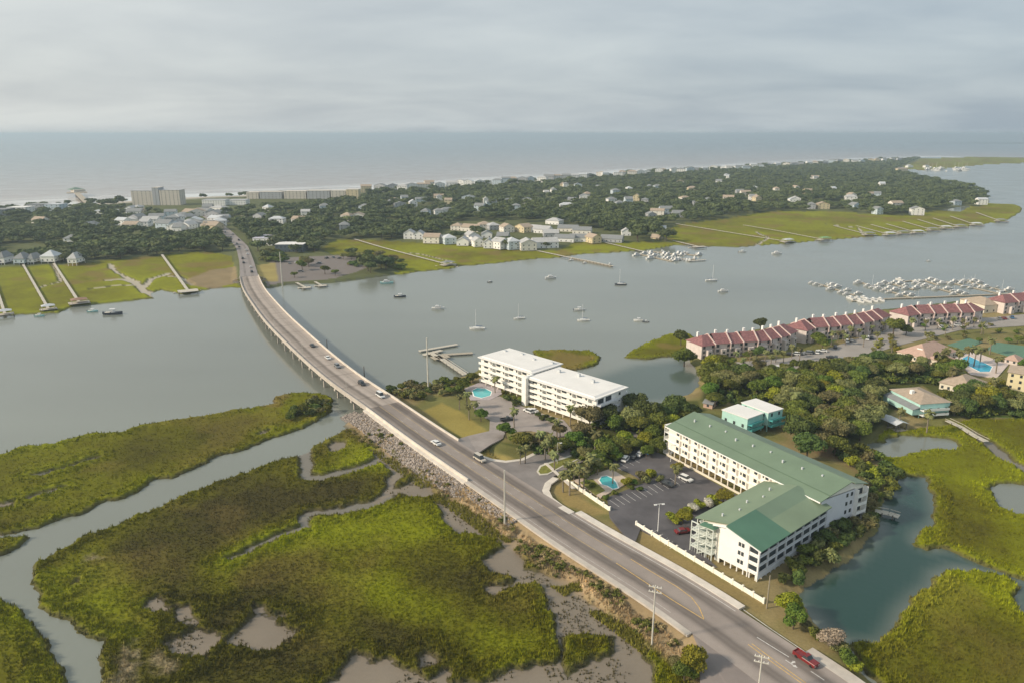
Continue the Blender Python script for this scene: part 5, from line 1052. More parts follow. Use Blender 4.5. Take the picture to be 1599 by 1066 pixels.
# ------------------------------------------------------------------ vehicles
def car_tpl(kind, col):
    key = kind + str(col)
    if key in TREELIB: return TREELIB[key]
    L, H = {'sedan': (4.7, 1.45), 'suv': (4.9, 1.8), 'van': (5.6, 2.3), 'pickup': (5.7, 1.85)}[kind]; W_ = 1.9; h = L / 2
    m = mat('car_paint_%s' % '_'.join(str(int(c * 100)) for c in col), col, 0.3, 0.04, 0.3, spec=0.6)
    b = MB(); s_ = 0.95
    if kind == 'pickup':
        b.prism([(-s_, .35), (s_, .35), (s_, .95), (-s_, .95)], -h, -0.45); b.prism([(-s_, .35), (s_, .35), (s_, 1.0), (s_ - .06, 1.08), (-s_ + .06, 1.08), (-s_, 1.0)], -0.45, h)
        for y in (-s_, s_ - 0.12): b.box(-h, -0.45, y, y + 0.12, .95, 1.25)
        b.box(-h, -h + 0.12, -s_ + .12, s_ - .12, .95, 1.22)
        cab = (-0.45, 1.35, H)
    else:
        b.prismb([(-h, .35), (h, .35), (h + .03, .7), (h - .1, .92), (h - 1.1, 1.0), (-h + .1, 1.0), (-h - .02, .7)], -s_, s_)
        cab = {'sedan': (-1.5, 1.1, H), 'suv': (-2.3, 1.2, H), 'van': (-2.7, 1.7, H)}[kind]
    a0, a1, z1 = cab; cb = MB().hexa([(a0, -.88, .98), (a1, -.88, .98), (a1, .88, .98), (a0, .88, .98), (a0 + .35, -.74, z1 - .08), (a1 - .65, -.74, z1 - .08), (a1 - .65, .74, z1 - .08), (a0 + .35, .74, z1 - .08)])
    rf = MB().box(a0 + .33, a1 - .63, -.76, .76, z1 - .08, z1)
    res = [('body', b.mesh('body', m)), ('windows', cb.mesh('windows', glass)), ('roof', rf.mesh('roof', m))]
    wh = MB().tube((0, -.12, 0), (0, .12, 0), .34, .34, 10).mesh('wheel', tyre)
    lt = MB().box(-.04, .04, -.2, .2, -.08, .08).mesh('headlight', white)
    TREELIB[key] = (res, wh, lt, h); return TREELIB[key]
def car(P, ang, kind, col, label, group=None):
    res, wh, lt, h = car_tpl(kind, col); nm = {'sedan': 'car', 'suv': 'car', 'van': 'van', 'pickup': 'pickup_truck'}[kind]
    t_ = thing(nm, label, nm.replace('_', ' '), P, ang, group)
    for n_, me in res: obj(n_, me, t_)
    for x in (-h + .95, h - .95):
        for y in (-.86, .86): obj('wheel', wh, t_, (x, y, .34))
    for y in (-.62, .62): obj('headlight', lt, t_, (h - .02, y, .68))
    return t_
def road_car(px, py, kind, col, label, flip=False, dz=0.02):
    P = road_at(px, py, dz); s = s_near(P.x, P.y); d = rd(s + 2) - rd(s - 2); a = math.atan2(d.y, d.x) + (math.pi if flip else 0); car(P, a, kind, col, label, 'vehicles on the road and bridge')
RED, WHT, DRK, GRY, BLU, BGE = (0.19, 0.018, 0.018), (0.75, 0.75, 0.73), (0.03, 0.032, 0.036), (0.22, 0.23, 0.24), (0.03, 0.13, 0.28), (0.55, 0.5, 0.42)
road_car(1258, 1031, 'pickup', RED, 'red pickup truck on the road at the bottom right', True)
road_car(681, 693, 'sedan', WHT, 'white car driving on the approach beside the rock bank')
road_car(749, 718, 'van', BGE, 'beige van at the side junction with dark shadow in front', True)
road_car(594, 619, 'van', WHT, 'white van nearest the land end of the bridge', True)
road_car(565, 600, 'suv', DRK, 'dark car on the bridge just ahead of the white van', True)
road_car(527, 573, 'suv', GRY, 'grey car on the bridge third from the near end', True)
road_car(512, 560, 'sedan', WHT, 'white car on the bridge fourth from the near end', True)
road_car(488, 541, 'sedan', DRK, 'dark car alone farthest out on the bridge curve', True)
def lot_car(px, py, a, kind, col, label, group=None): P = at(px, py, 1.66); car(P, R(a), kind, col, label, group)
GL = 'cars parked by the long wing'
lot_car(977, 718, 60, 'suv', WHT, 'white car parked at the left end of the dark car park row', GL); lot_car(990, 714, 60, 'sedan', DRK, 'black car parked right of the first white car', GL)
lot_car(999, 710, 60, 'sedan', WHT, 'second white car between the black and the blue car', GL); lot_car(1012, 706, 60, 'suv', BLU, 'blue car parked at the right end of the dark car park row', GL)
lot_car(1042, 757, -50, 'sedan', DRK, 'black car parked in the middle of the dark car park', GL); lot_car(1071, 749, -50, 'suv', WHT, 'white car parked alone near the long facade', GL)
lot_car(1066, 831, 15, 'sedan', RED, 'red car parked beside the stair tower', GL)
lot_car(792, 656, 20, 'pickup', DRK, 'black pickup truck in the pale car park of the white block'); lot_car(825, 643, 130, 'suv', WHT, 'white car parked against the lift tower of the white block'); lot_car(833, 642, 130, 'sedan', WHT, 'second white car, right of the one by the lift tower')
GT = 'cars in the townhouse car parks'
for i, (px, py, k, c) in enumerate([(1162,583,'suv',WHT),(1168,582,'sedan',WHT),(1176,581,'suv',WHT),(1183,580,'van',GRY),(1200,577,'sedan',RED),(1207,576,'suv',BGE),(1214,575,'suv',WHT),(1221,574,'sedan',WHT),(1232,554,'sedan',DRK),(1242,554,'suv',WHT),(1249,553,'sedan',GRY),(1261,552,'suv',GRY),(1268,551,'sedan',DRK),(1276,551,'suv',WHT),(1284,549,'sedan',WHT),(1297,559,'sedan',DRK),(1305,560,'suv',DRK),(1313,562,'sedan',GRY),(1304,543,'suv',DRK),(1322,534,'suv',WHT),(1330,533,'sedan',GRY),(1354,530,'van',WHT),(1361,529,'sedan',DRK),(1249,571,'sedan',BGE),(1408,507,'sedan',DRK),(1464,505,'suv',WHT),(1470,512,'suv',WHT),(1478,511,'sedan',WHT),(1486,510,'sedan',BGE),(1494,509,'suv',WHT),(1520,502,'sedan',DRK),(1560,499,'suv',GRY),(1568,498,'sedan',RED),(1580,497,'suv',BLU)]):
    cn_ = {WHT: 'white', DRK: 'dark', GRY: 'grey', RED: 'red', BGE: 'beige', BLU: 'blue'}[c]; zn = 'in the lower rows beside the grove' if py > 565 else ('in front of the left townhouses' if px < 1290 else ('on the middle of the townhouse drive' if px < 1400 else 'in front of the right hand townhouses'))
    lot_car(px, py, rnd.choice([70, 75, 65, 160]), k, c, f'{cn_} {"van" if k == "van" else "car" if k == "sedan" else "tall car"} parked {zn}', GT)
for i, (px, py) in enumerate([(452,412),(462,411),(478,407),(488,406),(510,404),(520,403),(498,412),(530,404),(470,425),(505,420)]): lot_car(px, py, rnd.uniform(0, 180), rnd.choice(['suv', 'sedan']), rnd.choice([WHT, GRY, DRK]), 'car in the gravel yard beside the far bridge end', 'cars in the far gravel yard')
for i in range(12):
    s = S_FAR + 20 + i * 27; P = rd(s, rnd.choice([-2.7, 2.6]), 0.02); car(P, R(115), rnd.choice(['suv', 'sedan']), rnd.choice([WHT, GRY, DRK, WHT]), 'small distant car on the street beyond the bridge', 'distant cars on the street')

# ------------------------------------------------------------------ docks
def beam(mb, A, B, w, z0, z1):
    d = Vector(B) - Vector(A); f = MB((A[0], A[1], 0), (d.x, d.y)); L = d.xy.length; f.box(0, L, -w / 2, w / 2, z0, z1); k = len(mb.v); mb.v += f.v; mb.f += [tuple(i + k for i in q) for q in f.f]
def dock(pts, label, w=1.6, z=1.5, m=None, group=None, head=None, roofm=None, name='dock', pz=1.2, rail=False):
    V = [at(p[0], p[1], pz) for p in pts]; t_ = thing(name, label, name, (V[0].x, V[0].y, 0), 0, group); m = m or woodl
    mb = MB()
    for a, b in zip(V[:-1], V[1:]): beam(mb, a, b, w, z - 0.18, z)
    part('walkway', mb, m, t_)
    if rail:
        mb = MB()
        for a, b in zip(V[:-1], V[1:]):
            n_ = Vector((-(b - a).y, (b - a).x, 0)).normalized() * (w / 2 - 0.06)
            for sg in (-1, 1): beam(mb, a + n_ * sg, b + n_ * sg, 0.1, z + 0.75, z + 0.9)
        part('railing', mb, m, t_)
    pm_ = MB().tube((0, 0, -2.2), (0, 0, z + 0.35), 0.17, 0.15, 6).mesh('pile', pile); n = 0
    for a, b in zip(V[:-1], V[1:]):
        L = (b - a).length; q = max(1, int(L / max(4.5, L / 14)))
        nn = Vector((-(b - a).y, (b - a).x, 0)).normalized() * w * 0.5
        for k in range(q):
            if n < 90: P = a.lerp(b, (k + .5) / q); obj('pile', pm_, t_, (P.x + nn.x - t_.location.x, P.y + nn.y - t_.location.y, 0)); obj('pile', pm_, t_, (P.x - nn.x - t_.location.x, P.y - nn.y - t_.location.y, 0)); n += 2
    if head:
        hw_, hd, kind = head; e = V[-1]; d = (V[-1] - V[-2]); f = MB((e.x, e.y, 0), (-d.y, d.x)); g = lambda: MB(f.o, (f.U.x, f.U.y)) 
        part('platform', g().box(-hw_ / 2, hw_ / 2, -hd / 2, hd / 2, z - 0.2, z + 0.02), m, t_)
        for x in (-1, 1):
            for y in (-1, 1): P = f.p(x * (hw_ / 2 - .3), y * (hd / 2 - .3), 0); obj('pile', pm_, t_, P - t_.location, 0, (1.4, 1.4, 1.1))
        if kind == 'roof':
            a = hw_ * 0.36; b = hd * 0.4
            part('shelter_roof', hip(MB(f.p(-a, -b, 0), (f.U.x, f.U.y)), 2 * a, 2 * b, z + 2.4, 1.1, 0.4), roofm or greyroof, t_)
            cols(t_, MB(f.p(-a, -b, 0), (f.U.x, f.U.y)), [(x, y) for x in (0, 2 * a - .2) for y in (0, 2 * b - .2)], 0.2, z, z + 2.3, woodl, 'post')
        part('float', g().box(-hw_ * .45, hw_ * .45, -hd / 2 - 4.5, -hd / 2 - 1.5, 0.25, 0.5) if False else g().box(-hw_ * .7, hw_ * .7, hd / 2 + 0.8, hd / 2 + 3.2, 0.2, 0.5), m, t_)
    return t_
GD = 'long walkway docks across the marsh'
dock([(-14, 425), (8, 492)], 'walkway dock at the left picture edge', 1.8, 1.9, head=(10, 6, 'roof'), roofm=silver, group=GD)
dock([(35, 412), (76, 484)], 'walkway dock second from the left across the marsh', 1.8, 1.9, head=(10, 6, 'roof'), roofm=silver, group=GD)
dock([(84, 412), (124, 474)], 'walkway dock with brown roofed shelter at its end', 2.0, 1.9, head=(13, 9, 'roof'), roofm=mat('brown_shingle', (0.30, 0.18, 0.12)), group=GD)
dock([(253, 399), (294, 456)], 'wide walkway dock with tall piled head near the bridge', 2.2, 2.2, head=(14, 10, 'plain'), group=GD)
dock([(553, 374), (600, 388), (700, 414)], 'long straight marsh dock with shelter, right of the gravel yard', 2.0, 1.8, head=(14, 8, 'roof'), group=GD)
dock([(840, 392), (882, 401), (915, 407), (958, 416)], 'long dock with boat slips in front of the white waterfront homes', 2.4, 1.5, group=GD)
dock([(944, 379), (1004, 393)], 'walkway dock leading to the crowded small marina', 2.0, 1.6, group=GD)
dock([(1056, 350), (1130, 362), (1230, 378)], 'longest pale walkway dock over the yellow marsh', 2.0, 1.7, head=(16, 8, 'roof'), roofm=silver, group=GD)
dock([(1161, 352), (1215, 361), (1288, 375)], 'walkway dock with green roofed shelter at its end', 1.8, 1.7, head=(16, 8, 'roof'), roofm=mat('green_shelter_roof', (0.2, 0.36, 0.16)), group=GD)
dock([(1050, 376), (1092, 386)], 'short dock with dark gangway right of the small marina', 2.6, 1.7, head=(14, 6, 'plain'), group=GD)
for i, (px, py) in enumerate([(1357,367),(1390,367),(1411,365),(1433,364),(1457,360),(1478,357),(1500,355),(1525,352),(1563,346)]):
    dock([(px - 55 + 2 * i, py - 14), (px, py)], 'short shoreline dock with small roofed head on the far right marsh bank', 1.8, 1.6, head=(16, 8, 'roof'), roofm=[greyroof, silver][i % 2], group='short docks on the far right bank')
# boat landing of the white block
lan = dock([(727, 585), (688, 559), (672, 551)], 'broad wooden landing stage behind the tall mast', 3.0, 1.4, rail=True)
mb = MB(); beam(mb, at(655, 547, 1), at(714, 537, 1), 2.6, 0.5, 0.9); beam(mb, at(662, 553, 1), at(690, 546, 1), 3.0, 0.5, 0.9); part('float', mb, woodl, lan)
mb = MB(); beam(mb, at(690, 553, 1), at(738, 550, 1), 3.0, 0.5, 0.85); beam(mb, at(676, 560, 1), at(700, 556, 1), 6.0, 1.1, 1.4); part('float', mb, wood, lan)
dock([(1479, 657), (1500, 667), (1522, 681), (1540, 690)], 'pale footbridge over the creek in the right marsh', 2.4, 1.6, rail=True, name='footbridge')
dock([(1366, 797), (1388, 801), (1404, 806)], 'small plank dock on the pond beyond the condominium', 2.6, 1.3, rail=True)
dock([(455, 437), (478, 449)], 'left short dock below the gravel yard', 2.0, 1.2, head=(7, 5, 'plain')); dock([(485, 436), (503, 446)], 'right short dock below the gravel yard', 2.0, 1.2, head=(7, 5, 'plain'))
mar = thing('marina_dock', 'long dark marina dock with finger piers behind the red roofs', 'dock', at(1372, 467, 0)); mb = MB(); FG = []
beam(mb, at(1372, 467, .5), at(1572, 459, .5), 2.5, 0.2, 0.6)
fingers = [((1272,441),(1335,461)), ((1330,470),(1372,467)), ((1345,441),(1427,466)), ((1385,441),(1427,452)), ((1410,440),(1424,438)), ((1425,439),(1502,461)), ((1440,437),(1466,445)), ((1478,440),(1560,458)), ((1500,437),(1572,455))]
for a, b in fingers: beam(mb, at(*a, .5), at(*b, .5), 1.8, 0.2, 0.55)
part('pontoon', mb, wood, mar)

# ------------------------------------------------------------------ boats
hullw = mat('white_hull', (0.66, 0.66, 0.64), 0.35, 0.04, 0.3); hulld = mat('dark_hull', (0.06, 0.07, 0.09), 0.4); hullt = mat('teal_hull', (0.35, 0.60, 0.58), 0.4); deckc = mat('boat_deck', (0.62, 0.58, 0.50), 0.7)
def hullmesh(L, W_, H, m):
    V, F = [], []; st = [(-.5, .82, 1.0), (-.2, 1.0, .95), (.15, .95, 1.0), (.38, .55, 1.12), (.5, .04, 1.25)]
    for x, w, h in st: V += [(x * L, -w * W_ / 2, h * H), (x * L * .96, -w * W_ * .36, -.1), (x * L * .96, w * W_ * .36, -.1), (x * L, w * W_ / 2, h * H), (x * L, w * W_ * .42, h * H - .12), (x * L, -w * W_ * .42, h * H - .12)]
    for i in range(4):
        for k in range(6): a, b = 6 * i + k, 6 * i + (k + 1) % 6; F.append((a, a + 6, b + 6, b))
    F += [tuple(range(6)), tuple(range(29, 23, -1))]; me = bpy.data.meshes.new('hull'); me.from_pydata(V, [], F); me.materials.append(m); me.update(); return me
def boat_tpl(kind, hm_):
    k = ('boat', kind, hm_.name)
    if k in TREELIB: return TREELIB[k]
    if kind == 'sail': L = 9.5; r = [('hull', hullmesh(L, 3.0, 1.0, hm_)), ('cabin', MB().box(-1.6, 2.4, -.8, .8, .88, 1.5, .2).mesh('cabin', hullw)), ('mast', MB().tube((.8, 0, .9), (.8, 0, 12.5), .09, .06, 6).mesh('mast', white)), ('boom', MB().tube((.8, 0, 2.1), (-3.2, 0, 2.1), .16, .13, 6).mesh('boom', canvas))]
    elif kind == 'cruiser': L = 11; r = [('hull', hullmesh(L, 3.7, 1.5, hm_)), ('cabin', MB().box(-2.8, 2.6, -1.3, 1.3, 1.35, 2.6, .25).mesh('cabin', hullw)), ('window', MB().box(-2.5, 2.46, -1.22, 1.22, 1.85, 2.3).mesh('window', glass)), ('flybridge', MB().box(-2.2, .8, -1.0, 1.0, 2.62, 3.4, .2).mesh('flybridge', hullw))]
    else: L = 7; r = [('hull', hullmesh(L, 2.5, .9, hm_)), ('console', MB().box(-.6, .5, -.45, .45, .75, 1.5, .1).mesh('console', hullw)), ('canopy', MB().box(-1.2, 1.0, -.9, .9, 2.1, 2.2).tube((-1, -.7, .8), (-1, -.7, 2.1), .04, n=5).tube((-1, .7, .8), (-1, .7, 2.1), .04, n=5).tube((.8, -.7, .8), (.8, -.7, 2.1), .04, n=5).tube((.8, .7, .8), (.8, .7, 2.1), .04, n=5).mesh('canopy', hullw)), ('engine', MB().box(-3.9, -3.4, -.25, .25, .2, 1.2, .05).mesh('engine', hulld))]
    r.append(('cockpit', MB().box(-L * .42, -L * .15, -.9, .9, .8 if kind != 'cruiser' else 1.2, .88 if kind != 'cruiser' else 1.38).mesh('cockpit', deckc))); TREELIB[k] = r; return r
def boat(P, ang, kind, hm_, label, group=None, s=1.0):
    t_ = thing({'sail': 'sailing_boat', 'cruiser': 'cabin_cruiser', 'small': 'motor_boat'}[kind], label, 'boat', (P.x, P.y, 0), ang, group); t_.scale = (s,) * 3
    for n_, me in boat_tpl(kind, hm_): obj(n_, me, t_)
    return t_
for px, py, k, hm_, a, s, l in ((604,443,'cruiser',hullt,10,.95,'pale teal cabin boat moored nearest the gravel yard'),(625,464,'small',hulld,5,1.2,'dark hulled boat moored left in the river'),(684,483,'cruiser',hullw,0,.8,'white cabin boat moored between the dark boat and the sailing boat'),(745,514,'sail',hullw,175,1,'white sailing boat moored nearest the landing stage'),
    (811,498,'sail',hullw,190,.8,'white boat moored alone left of the close pair'),(905,485,'small',hullw,5,1.1,'upper white boat of the close pair in mid river'),(911,501,'sail',hullw,178,.85,'lower white boat of the close pair in mid river'),(997,501,'small',hullw,170,.9,'small white boat trailing a dark dinghy'),(860,435,'cruiser',hullw,8,.85,'white cabin boat moored in front of the long slip dock'),
    (969,445,'sail',hulld,180,1,'dark hulled sailing boat with tall mast in mid river'),(1111,439,'sail',hullw,5,1.05,'white sailing boat with tall mast, left one above the red roofs'),(1129,456,'cruiser',hullw,4,.7,'white motor boat moored just below the right sailing boat'),(1159,394,'small',hullw,0,1.1,'small white boat moored right of the small marina'),(1213,397,'cruiser',hullw,0,.9,'white boat moored below the longest walkway dock'),
    (177,491,'small',hulld,8,1.7,'long dark work boat moored by the left marsh'),(1450,408,'small',hullw,0,.6,'tiny white boat alone in the right channel'),(145,487,'small',hullt,5,1,'teal boat tied at the brown roofed dock'),(62,494,'small',hullt,5,.9,'teal boat tied at the second dock from the left'),(765,441,'small',hulld,0,.6,'tiny dark dinghy in mid river'),(1008,503,'small',hulld,175,.6,'dark dinghy trailing behind the small white boat')):
    boat(at(px, py, 0), R(a), k, hm_, l, 'boats moored in the river', s)
for fi, (a, b) in enumerate(fingers):
    A_, B_ = at(*a, 0), at(*b, 0); d = B_ - A_; L = d.length; n = max(1, int(L / 5.6)); nn = Vector((-d.y, d.x, 0)).normalized(); an = math.atan2(nn.y, nn.x)
    for k in range(n):
        for sg in (-1, 1):
            if rnd.random() < 0.34: continue
            P = A_.lerp(B_, (k + .5) / n) + nn * sg * 5.2; kd = rnd.choice(['cruiser', 'cruiser', 'small', 'sail'] if fi != 1 else ['cruiser'])
            if kd == 'sail' and rnd.random() < .5: kd = 'cruiser'
            w_ = ('leftmost' if px < 0 else '') ; zone = 'left end' if a[0] < 1340 else 'middle' if a[0] < 1470 else 'right end'
            boat(P, an + (0 if sg > 0 else math.pi) + rnd.uniform(-.05, .05), kd, hullw, f'white {dict(cruiser="cabin cruiser", small="open motor boat", sail="sailing boat")[kd]} berthed at the {zone} of the marina', 'boats in the marina behind the red roofs', rnd.uniform(.5, .85))
for r0, r1_, n in (((995,397),(1050,409),10), ((1015,393),(1062,399),9), ((1050,404),(1085,406),8), ((1060,396),(1088,400),6), ((890,404),(955,417),3)):
    A_, B_ = at(*r0, 0), at(*r1_, 0); mb = MB(); q = thing('pontoon', 'floating pontoon of the small marina on the far bank' if r0[0] > 950 else 'floating pontoon beside the long slip dock', 'dock', A_, 0, 'pontoons on the far bank'); beam(mb, A_, B_, 2.5, .2, .6); part('planking', mb, wood, q)
    d = B_ - A_; nn = Vector((-d.y, d.x, 0)).normalized()
    for k in range(n): P = A_.lerp(B_, (k + .5) / n) + nn * rnd.choice([-1, 1]) * 7; boat(P, math.atan2(nn.y, nn.x), rnd.choice(['cruiser', 'small']), hullw, 'small white boat berthed in the small marina on the far bank' if r0[0] > 950 else 'small boat berthed along the long slip dock', 'boats on the far bank', rnd.uniform(.65, .95))
dock([(1075, 407), (1102, 405)], 'low breakwater pontoon at the right end of the small marina', 3, .8)
for k in range(30): x = 1446 + 66 * rnd.random(); P = at(x, 265 + rnd.uniform(-2, 3) + (1480 - x) * -0.01, 0); boat(P, rnd.uniform(0, 6), rnd.choice(['cruiser', 'cruiser', 'sail']), hullw, 'distant white boat in the marina at the far right inlet', 'boats in the far inlet marina', 1.9)

# ------------------------------------------------------------------ poles
polem = mat('pale_concrete_pole', (0.58, 0.55, 0.47), 0.8, 0.1); woodp = mat('wooden_pole', (0.30, 0.26, 0.19), 0.9, 0.2)
def pole(px, py, h, label, r=0.28, m=None, arms=0, lamp=0, name='utility_pole', gzv=None):
    P = at(px, py, 1.2 if gzv is None else gzv); t_ = thing(name, label, name.replace('_', ' '), P); part('shaft', MB().tube((P.x, P.y, -1.5), (P.x, P.y, P.z + h), r, r * .6, 10), m or polem, t_)
    for k in range(arms):
        z = P.z + h - 0.6 - 1.3 * k; part('crossarm', MB((P.x, P.y, 0), (1, -0.35)).box(-1.5, 1.5, -.09, .09, z, z + .18), m or polem, t_)
        for x in (-1.3, -.5, .5, 1.3): q = MB((P.x, P.y, 0), (1, -0.35)).p(x, 0, 0); part('insulator', MB().tube((q.x, q.y, z + .18), (q.x, q.y, z + .5), .07, n=6), white, t_)
    if lamp:
        for sg in ((-1, 1) if lamp == 2 else (1,)): part('lamp_arm', MB((P.x, P.y, 0), (1, .2)).box(0 if sg > 0 else -1.6, 1.6 if sg > 0 else 0, -.06, .06, P.z + h - .1, P.z + h + .02), m or polem, t_); part('lamp_head', MB((P.x, P.y, 0), (1, .2)).box(1.2 * sg - .4, 1.2 * sg + .4, -.3, .3, P.z + h - .3, P.z + h - .12), white, t_)
    return t_
pole(669, 611, 25.5, 'tall pale concrete mast on the river bank beside the landing stage', .45); pole(441, 446, 26, 'tall pale concrete mast at the far bridge end', .45)
pole(788, 818, 18, 'tall pale pole standing on the rough bank at the road edge', .3); pole(1018, 1004, 15.5, 'pole with two crossarms among brush left of the road', .24, polem, 2)
pole(1183, 1088, 10.5, 'pole with crossarm at the bottom edge beside the side street', .22, polem, 2); pole(1197, 950, 9.5, 'plain wooden pole at the end of the cream wall', .22, woodp)
pole(1027, 831, 9.5, 'white car park lamp with twin heads near the stair tower', .14, white, 0, 2, 'street_lamp'); pole(870, 727, 9, 'street lamp beside the junction under the trees', .12, polem, 0, 1, 'street_lamp'); pole(1047, 722, 7, 'slim car park lamp near the long facade', .1, white, 0, 1, 'street_lamp')
for px, py, l in ((569, 588, 'dark channel pole in the water right of the bridge'), (511, 545, 'dark channel pole farther along the right side of the bridge')): pole(px, py, 5.5, l, .28, pile, name='channel_marker', gzv=0)
for k, s in enumerate(np.linspace(S_AB + 20, S_FAR - 20, 6)):
    P = rd(s, -hw(s) - 0.2); t_ = thing('street_lamp', 'slim lamp post on the left parapet of the bridge', 'street lamp', P, 0, 'lamp posts along the bridge'); i_ = int(np.argmin(abs(ss - s))); part('shaft', MB().tube(P, P + Vector((0, 0, 8)), .1, .06, 8), polem, t_); part('lamp_arm', MB((P.x, P.y, 0), (NX[i_], NY[i_])).box(0, 1.8, -.04, .04, P.z + 7.9, P.z + 8), polem, t_)
sg = thing('entrance_sign', 'long low white sign panel beside the junction palms', 'sign', at(850, 716, 2)); part('panel', MB(at(850, 717, 0), (1, .28)).box(0, 5.5, -.15, .15, 1.9, 3.1), white, sg)

# ------------------------------------------------------------------ the far island: town, beach hotels, homes
wh2 = mat('far_white_wall', (0.86, 0.85, 0.82), 0.8, 0.05); gry2 = mat('far_grey_wall', (0.42, 0.43, 0.44)); tan2 = mat('far_tan_wall', (0.62, 0.57, 0.49)); blu2 = mat('far_blue_wall', (0.56, 0.64, 0.69)); lil = mat('lilac_roof', (0.55, 0.53, 0.60)); drk2 = mat('far_dark_wall', (0.10, 0.13, 0.15))
def blk(A, B, y, Dp, h, wm, rm, label, kind='flat', rh=3, name='building', cat='building', win=4.0, group=None): return house((A, y), (B, y), Dp, h, rh, wm, rm, label, kind, group, 1.2, 0, name, win, cat=cat)
hA = blk(207, 240, 321, 22, 25, tan2, gry2, 'left block of the tall beach hotel', name='hotel', cat='hotel', win=6)
blk(251, 282, 321, 22, 26, tan2, gry2, 'right block of the tall beach hotel', name='hotel', cat='hotel', win=6); blk(240, 250, 321, 20, 30, gry2, tan2, 'narrow lift tower between the two tall hotel blocks', name='hotel_tower', cat='hotel', win=8)
for A, B, h, wm, l in ((385,404,13,tan2,'leftmost of the tan beach apartment blocks'),(406,440,14,gry2,'second of the tan beach apartment blocks'),(444,478,15,tan2,'third of the tan beach apartment blocks'),(480,515,16,gry2,'fourth of the tan beach apartment blocks'),(517,540,16,tan2,'fifth of the tan beach apartment blocks'),(541,560,18,mat('far_yellow_wall', (0.66, 0.56, 0.36)),'yellowish rightmost beach apartment block')): blk(A, B, 311, 22, h, wm, tan2, l, name='apartment_block', cat='apartment building', win=6)
blk(316, 352, 322, 20, 11, wh2, gry2, 'long low grey beach building right of the hotel'); blk(356, 384, 321, 20, 10, wh2, gry2, 'low white beach building left of the apartment blocks')
for A, B, y, h, wm, rm, l in ((-12,10,342,14,drk2,greyroof,'dark building at the left edge of the beach front'),(12,41,337,13,wh2,wroof,'white beach building second from the left edge'),(43,69,333,14,gry2,greyroof,'grey beach building behind the left trees'),(71,94,333,14,blu2,silver,'bluish beach building behind the left trees'),(146,175,338,9,wh2,silver,'white beach pavilion below the ocean pier'),(100,125,330,8,wh2,wroof,'low white beach building near the pier foot')): blk(A, B, y, 22, h, wm, rm, l, win=6)
blk(395, 418, 382, 34, 8, wh2, lil, 'white building with flat lilac roof near the far bridge end'); blk(418, 442, 384, 30, 7.5, wh2, mat('far_tan_roof', (0.55, 0.48, 0.40)), 'white building with flat tan roof beside the lilac roof'); blk(430, 474, 394, 18, 9, drk2, wroof, 'dark walled restaurant with white roof above the gravel yard')
# ocean pier with its head building
pr = thing('ocean_pier', 'ocean pier with roofed head reaching from the beach', 'pier', at(138, 318, 0)); A_, B_ = at(138, 318, 7), at(120, 301, 7); mb = MB(); beam(mb, A_, B_, 9, 6, 7); part('deck', mb, wood, pr)
mb = MB(); C1, C2 = at(104, 301, 7), at(136, 300, 7); beam(mb, C1, C2, 30, 6, 7); part('platform', mb, wood, pr); C1, C2 = at(113, 300, 7), at(131, 299, 7); mb = MB(); beam(mb, C1, C2, 16, 7, 11); part('shelter', mb, tan2, pr); d = C2 - C1; part('shelter_roof', hip(MB((C1.x, C1.y, 0), (d.x, d.y)), d.xy.length, 18, 11, 4, 2), mat('pier_green_roof', (0.16, 0.24, 0.18)), pr)
pm_ = MB().tube((0, 0, -3), (0, 0, 6), .5, n=6).mesh('pile', pile)
for k in range(12):
    for q in (-3, 3): P = A_.lerp(B_, k / 11); obj('pile', pm_, pr, (P.x - pr.location.x + q, P.y - pr.location.y, 0))
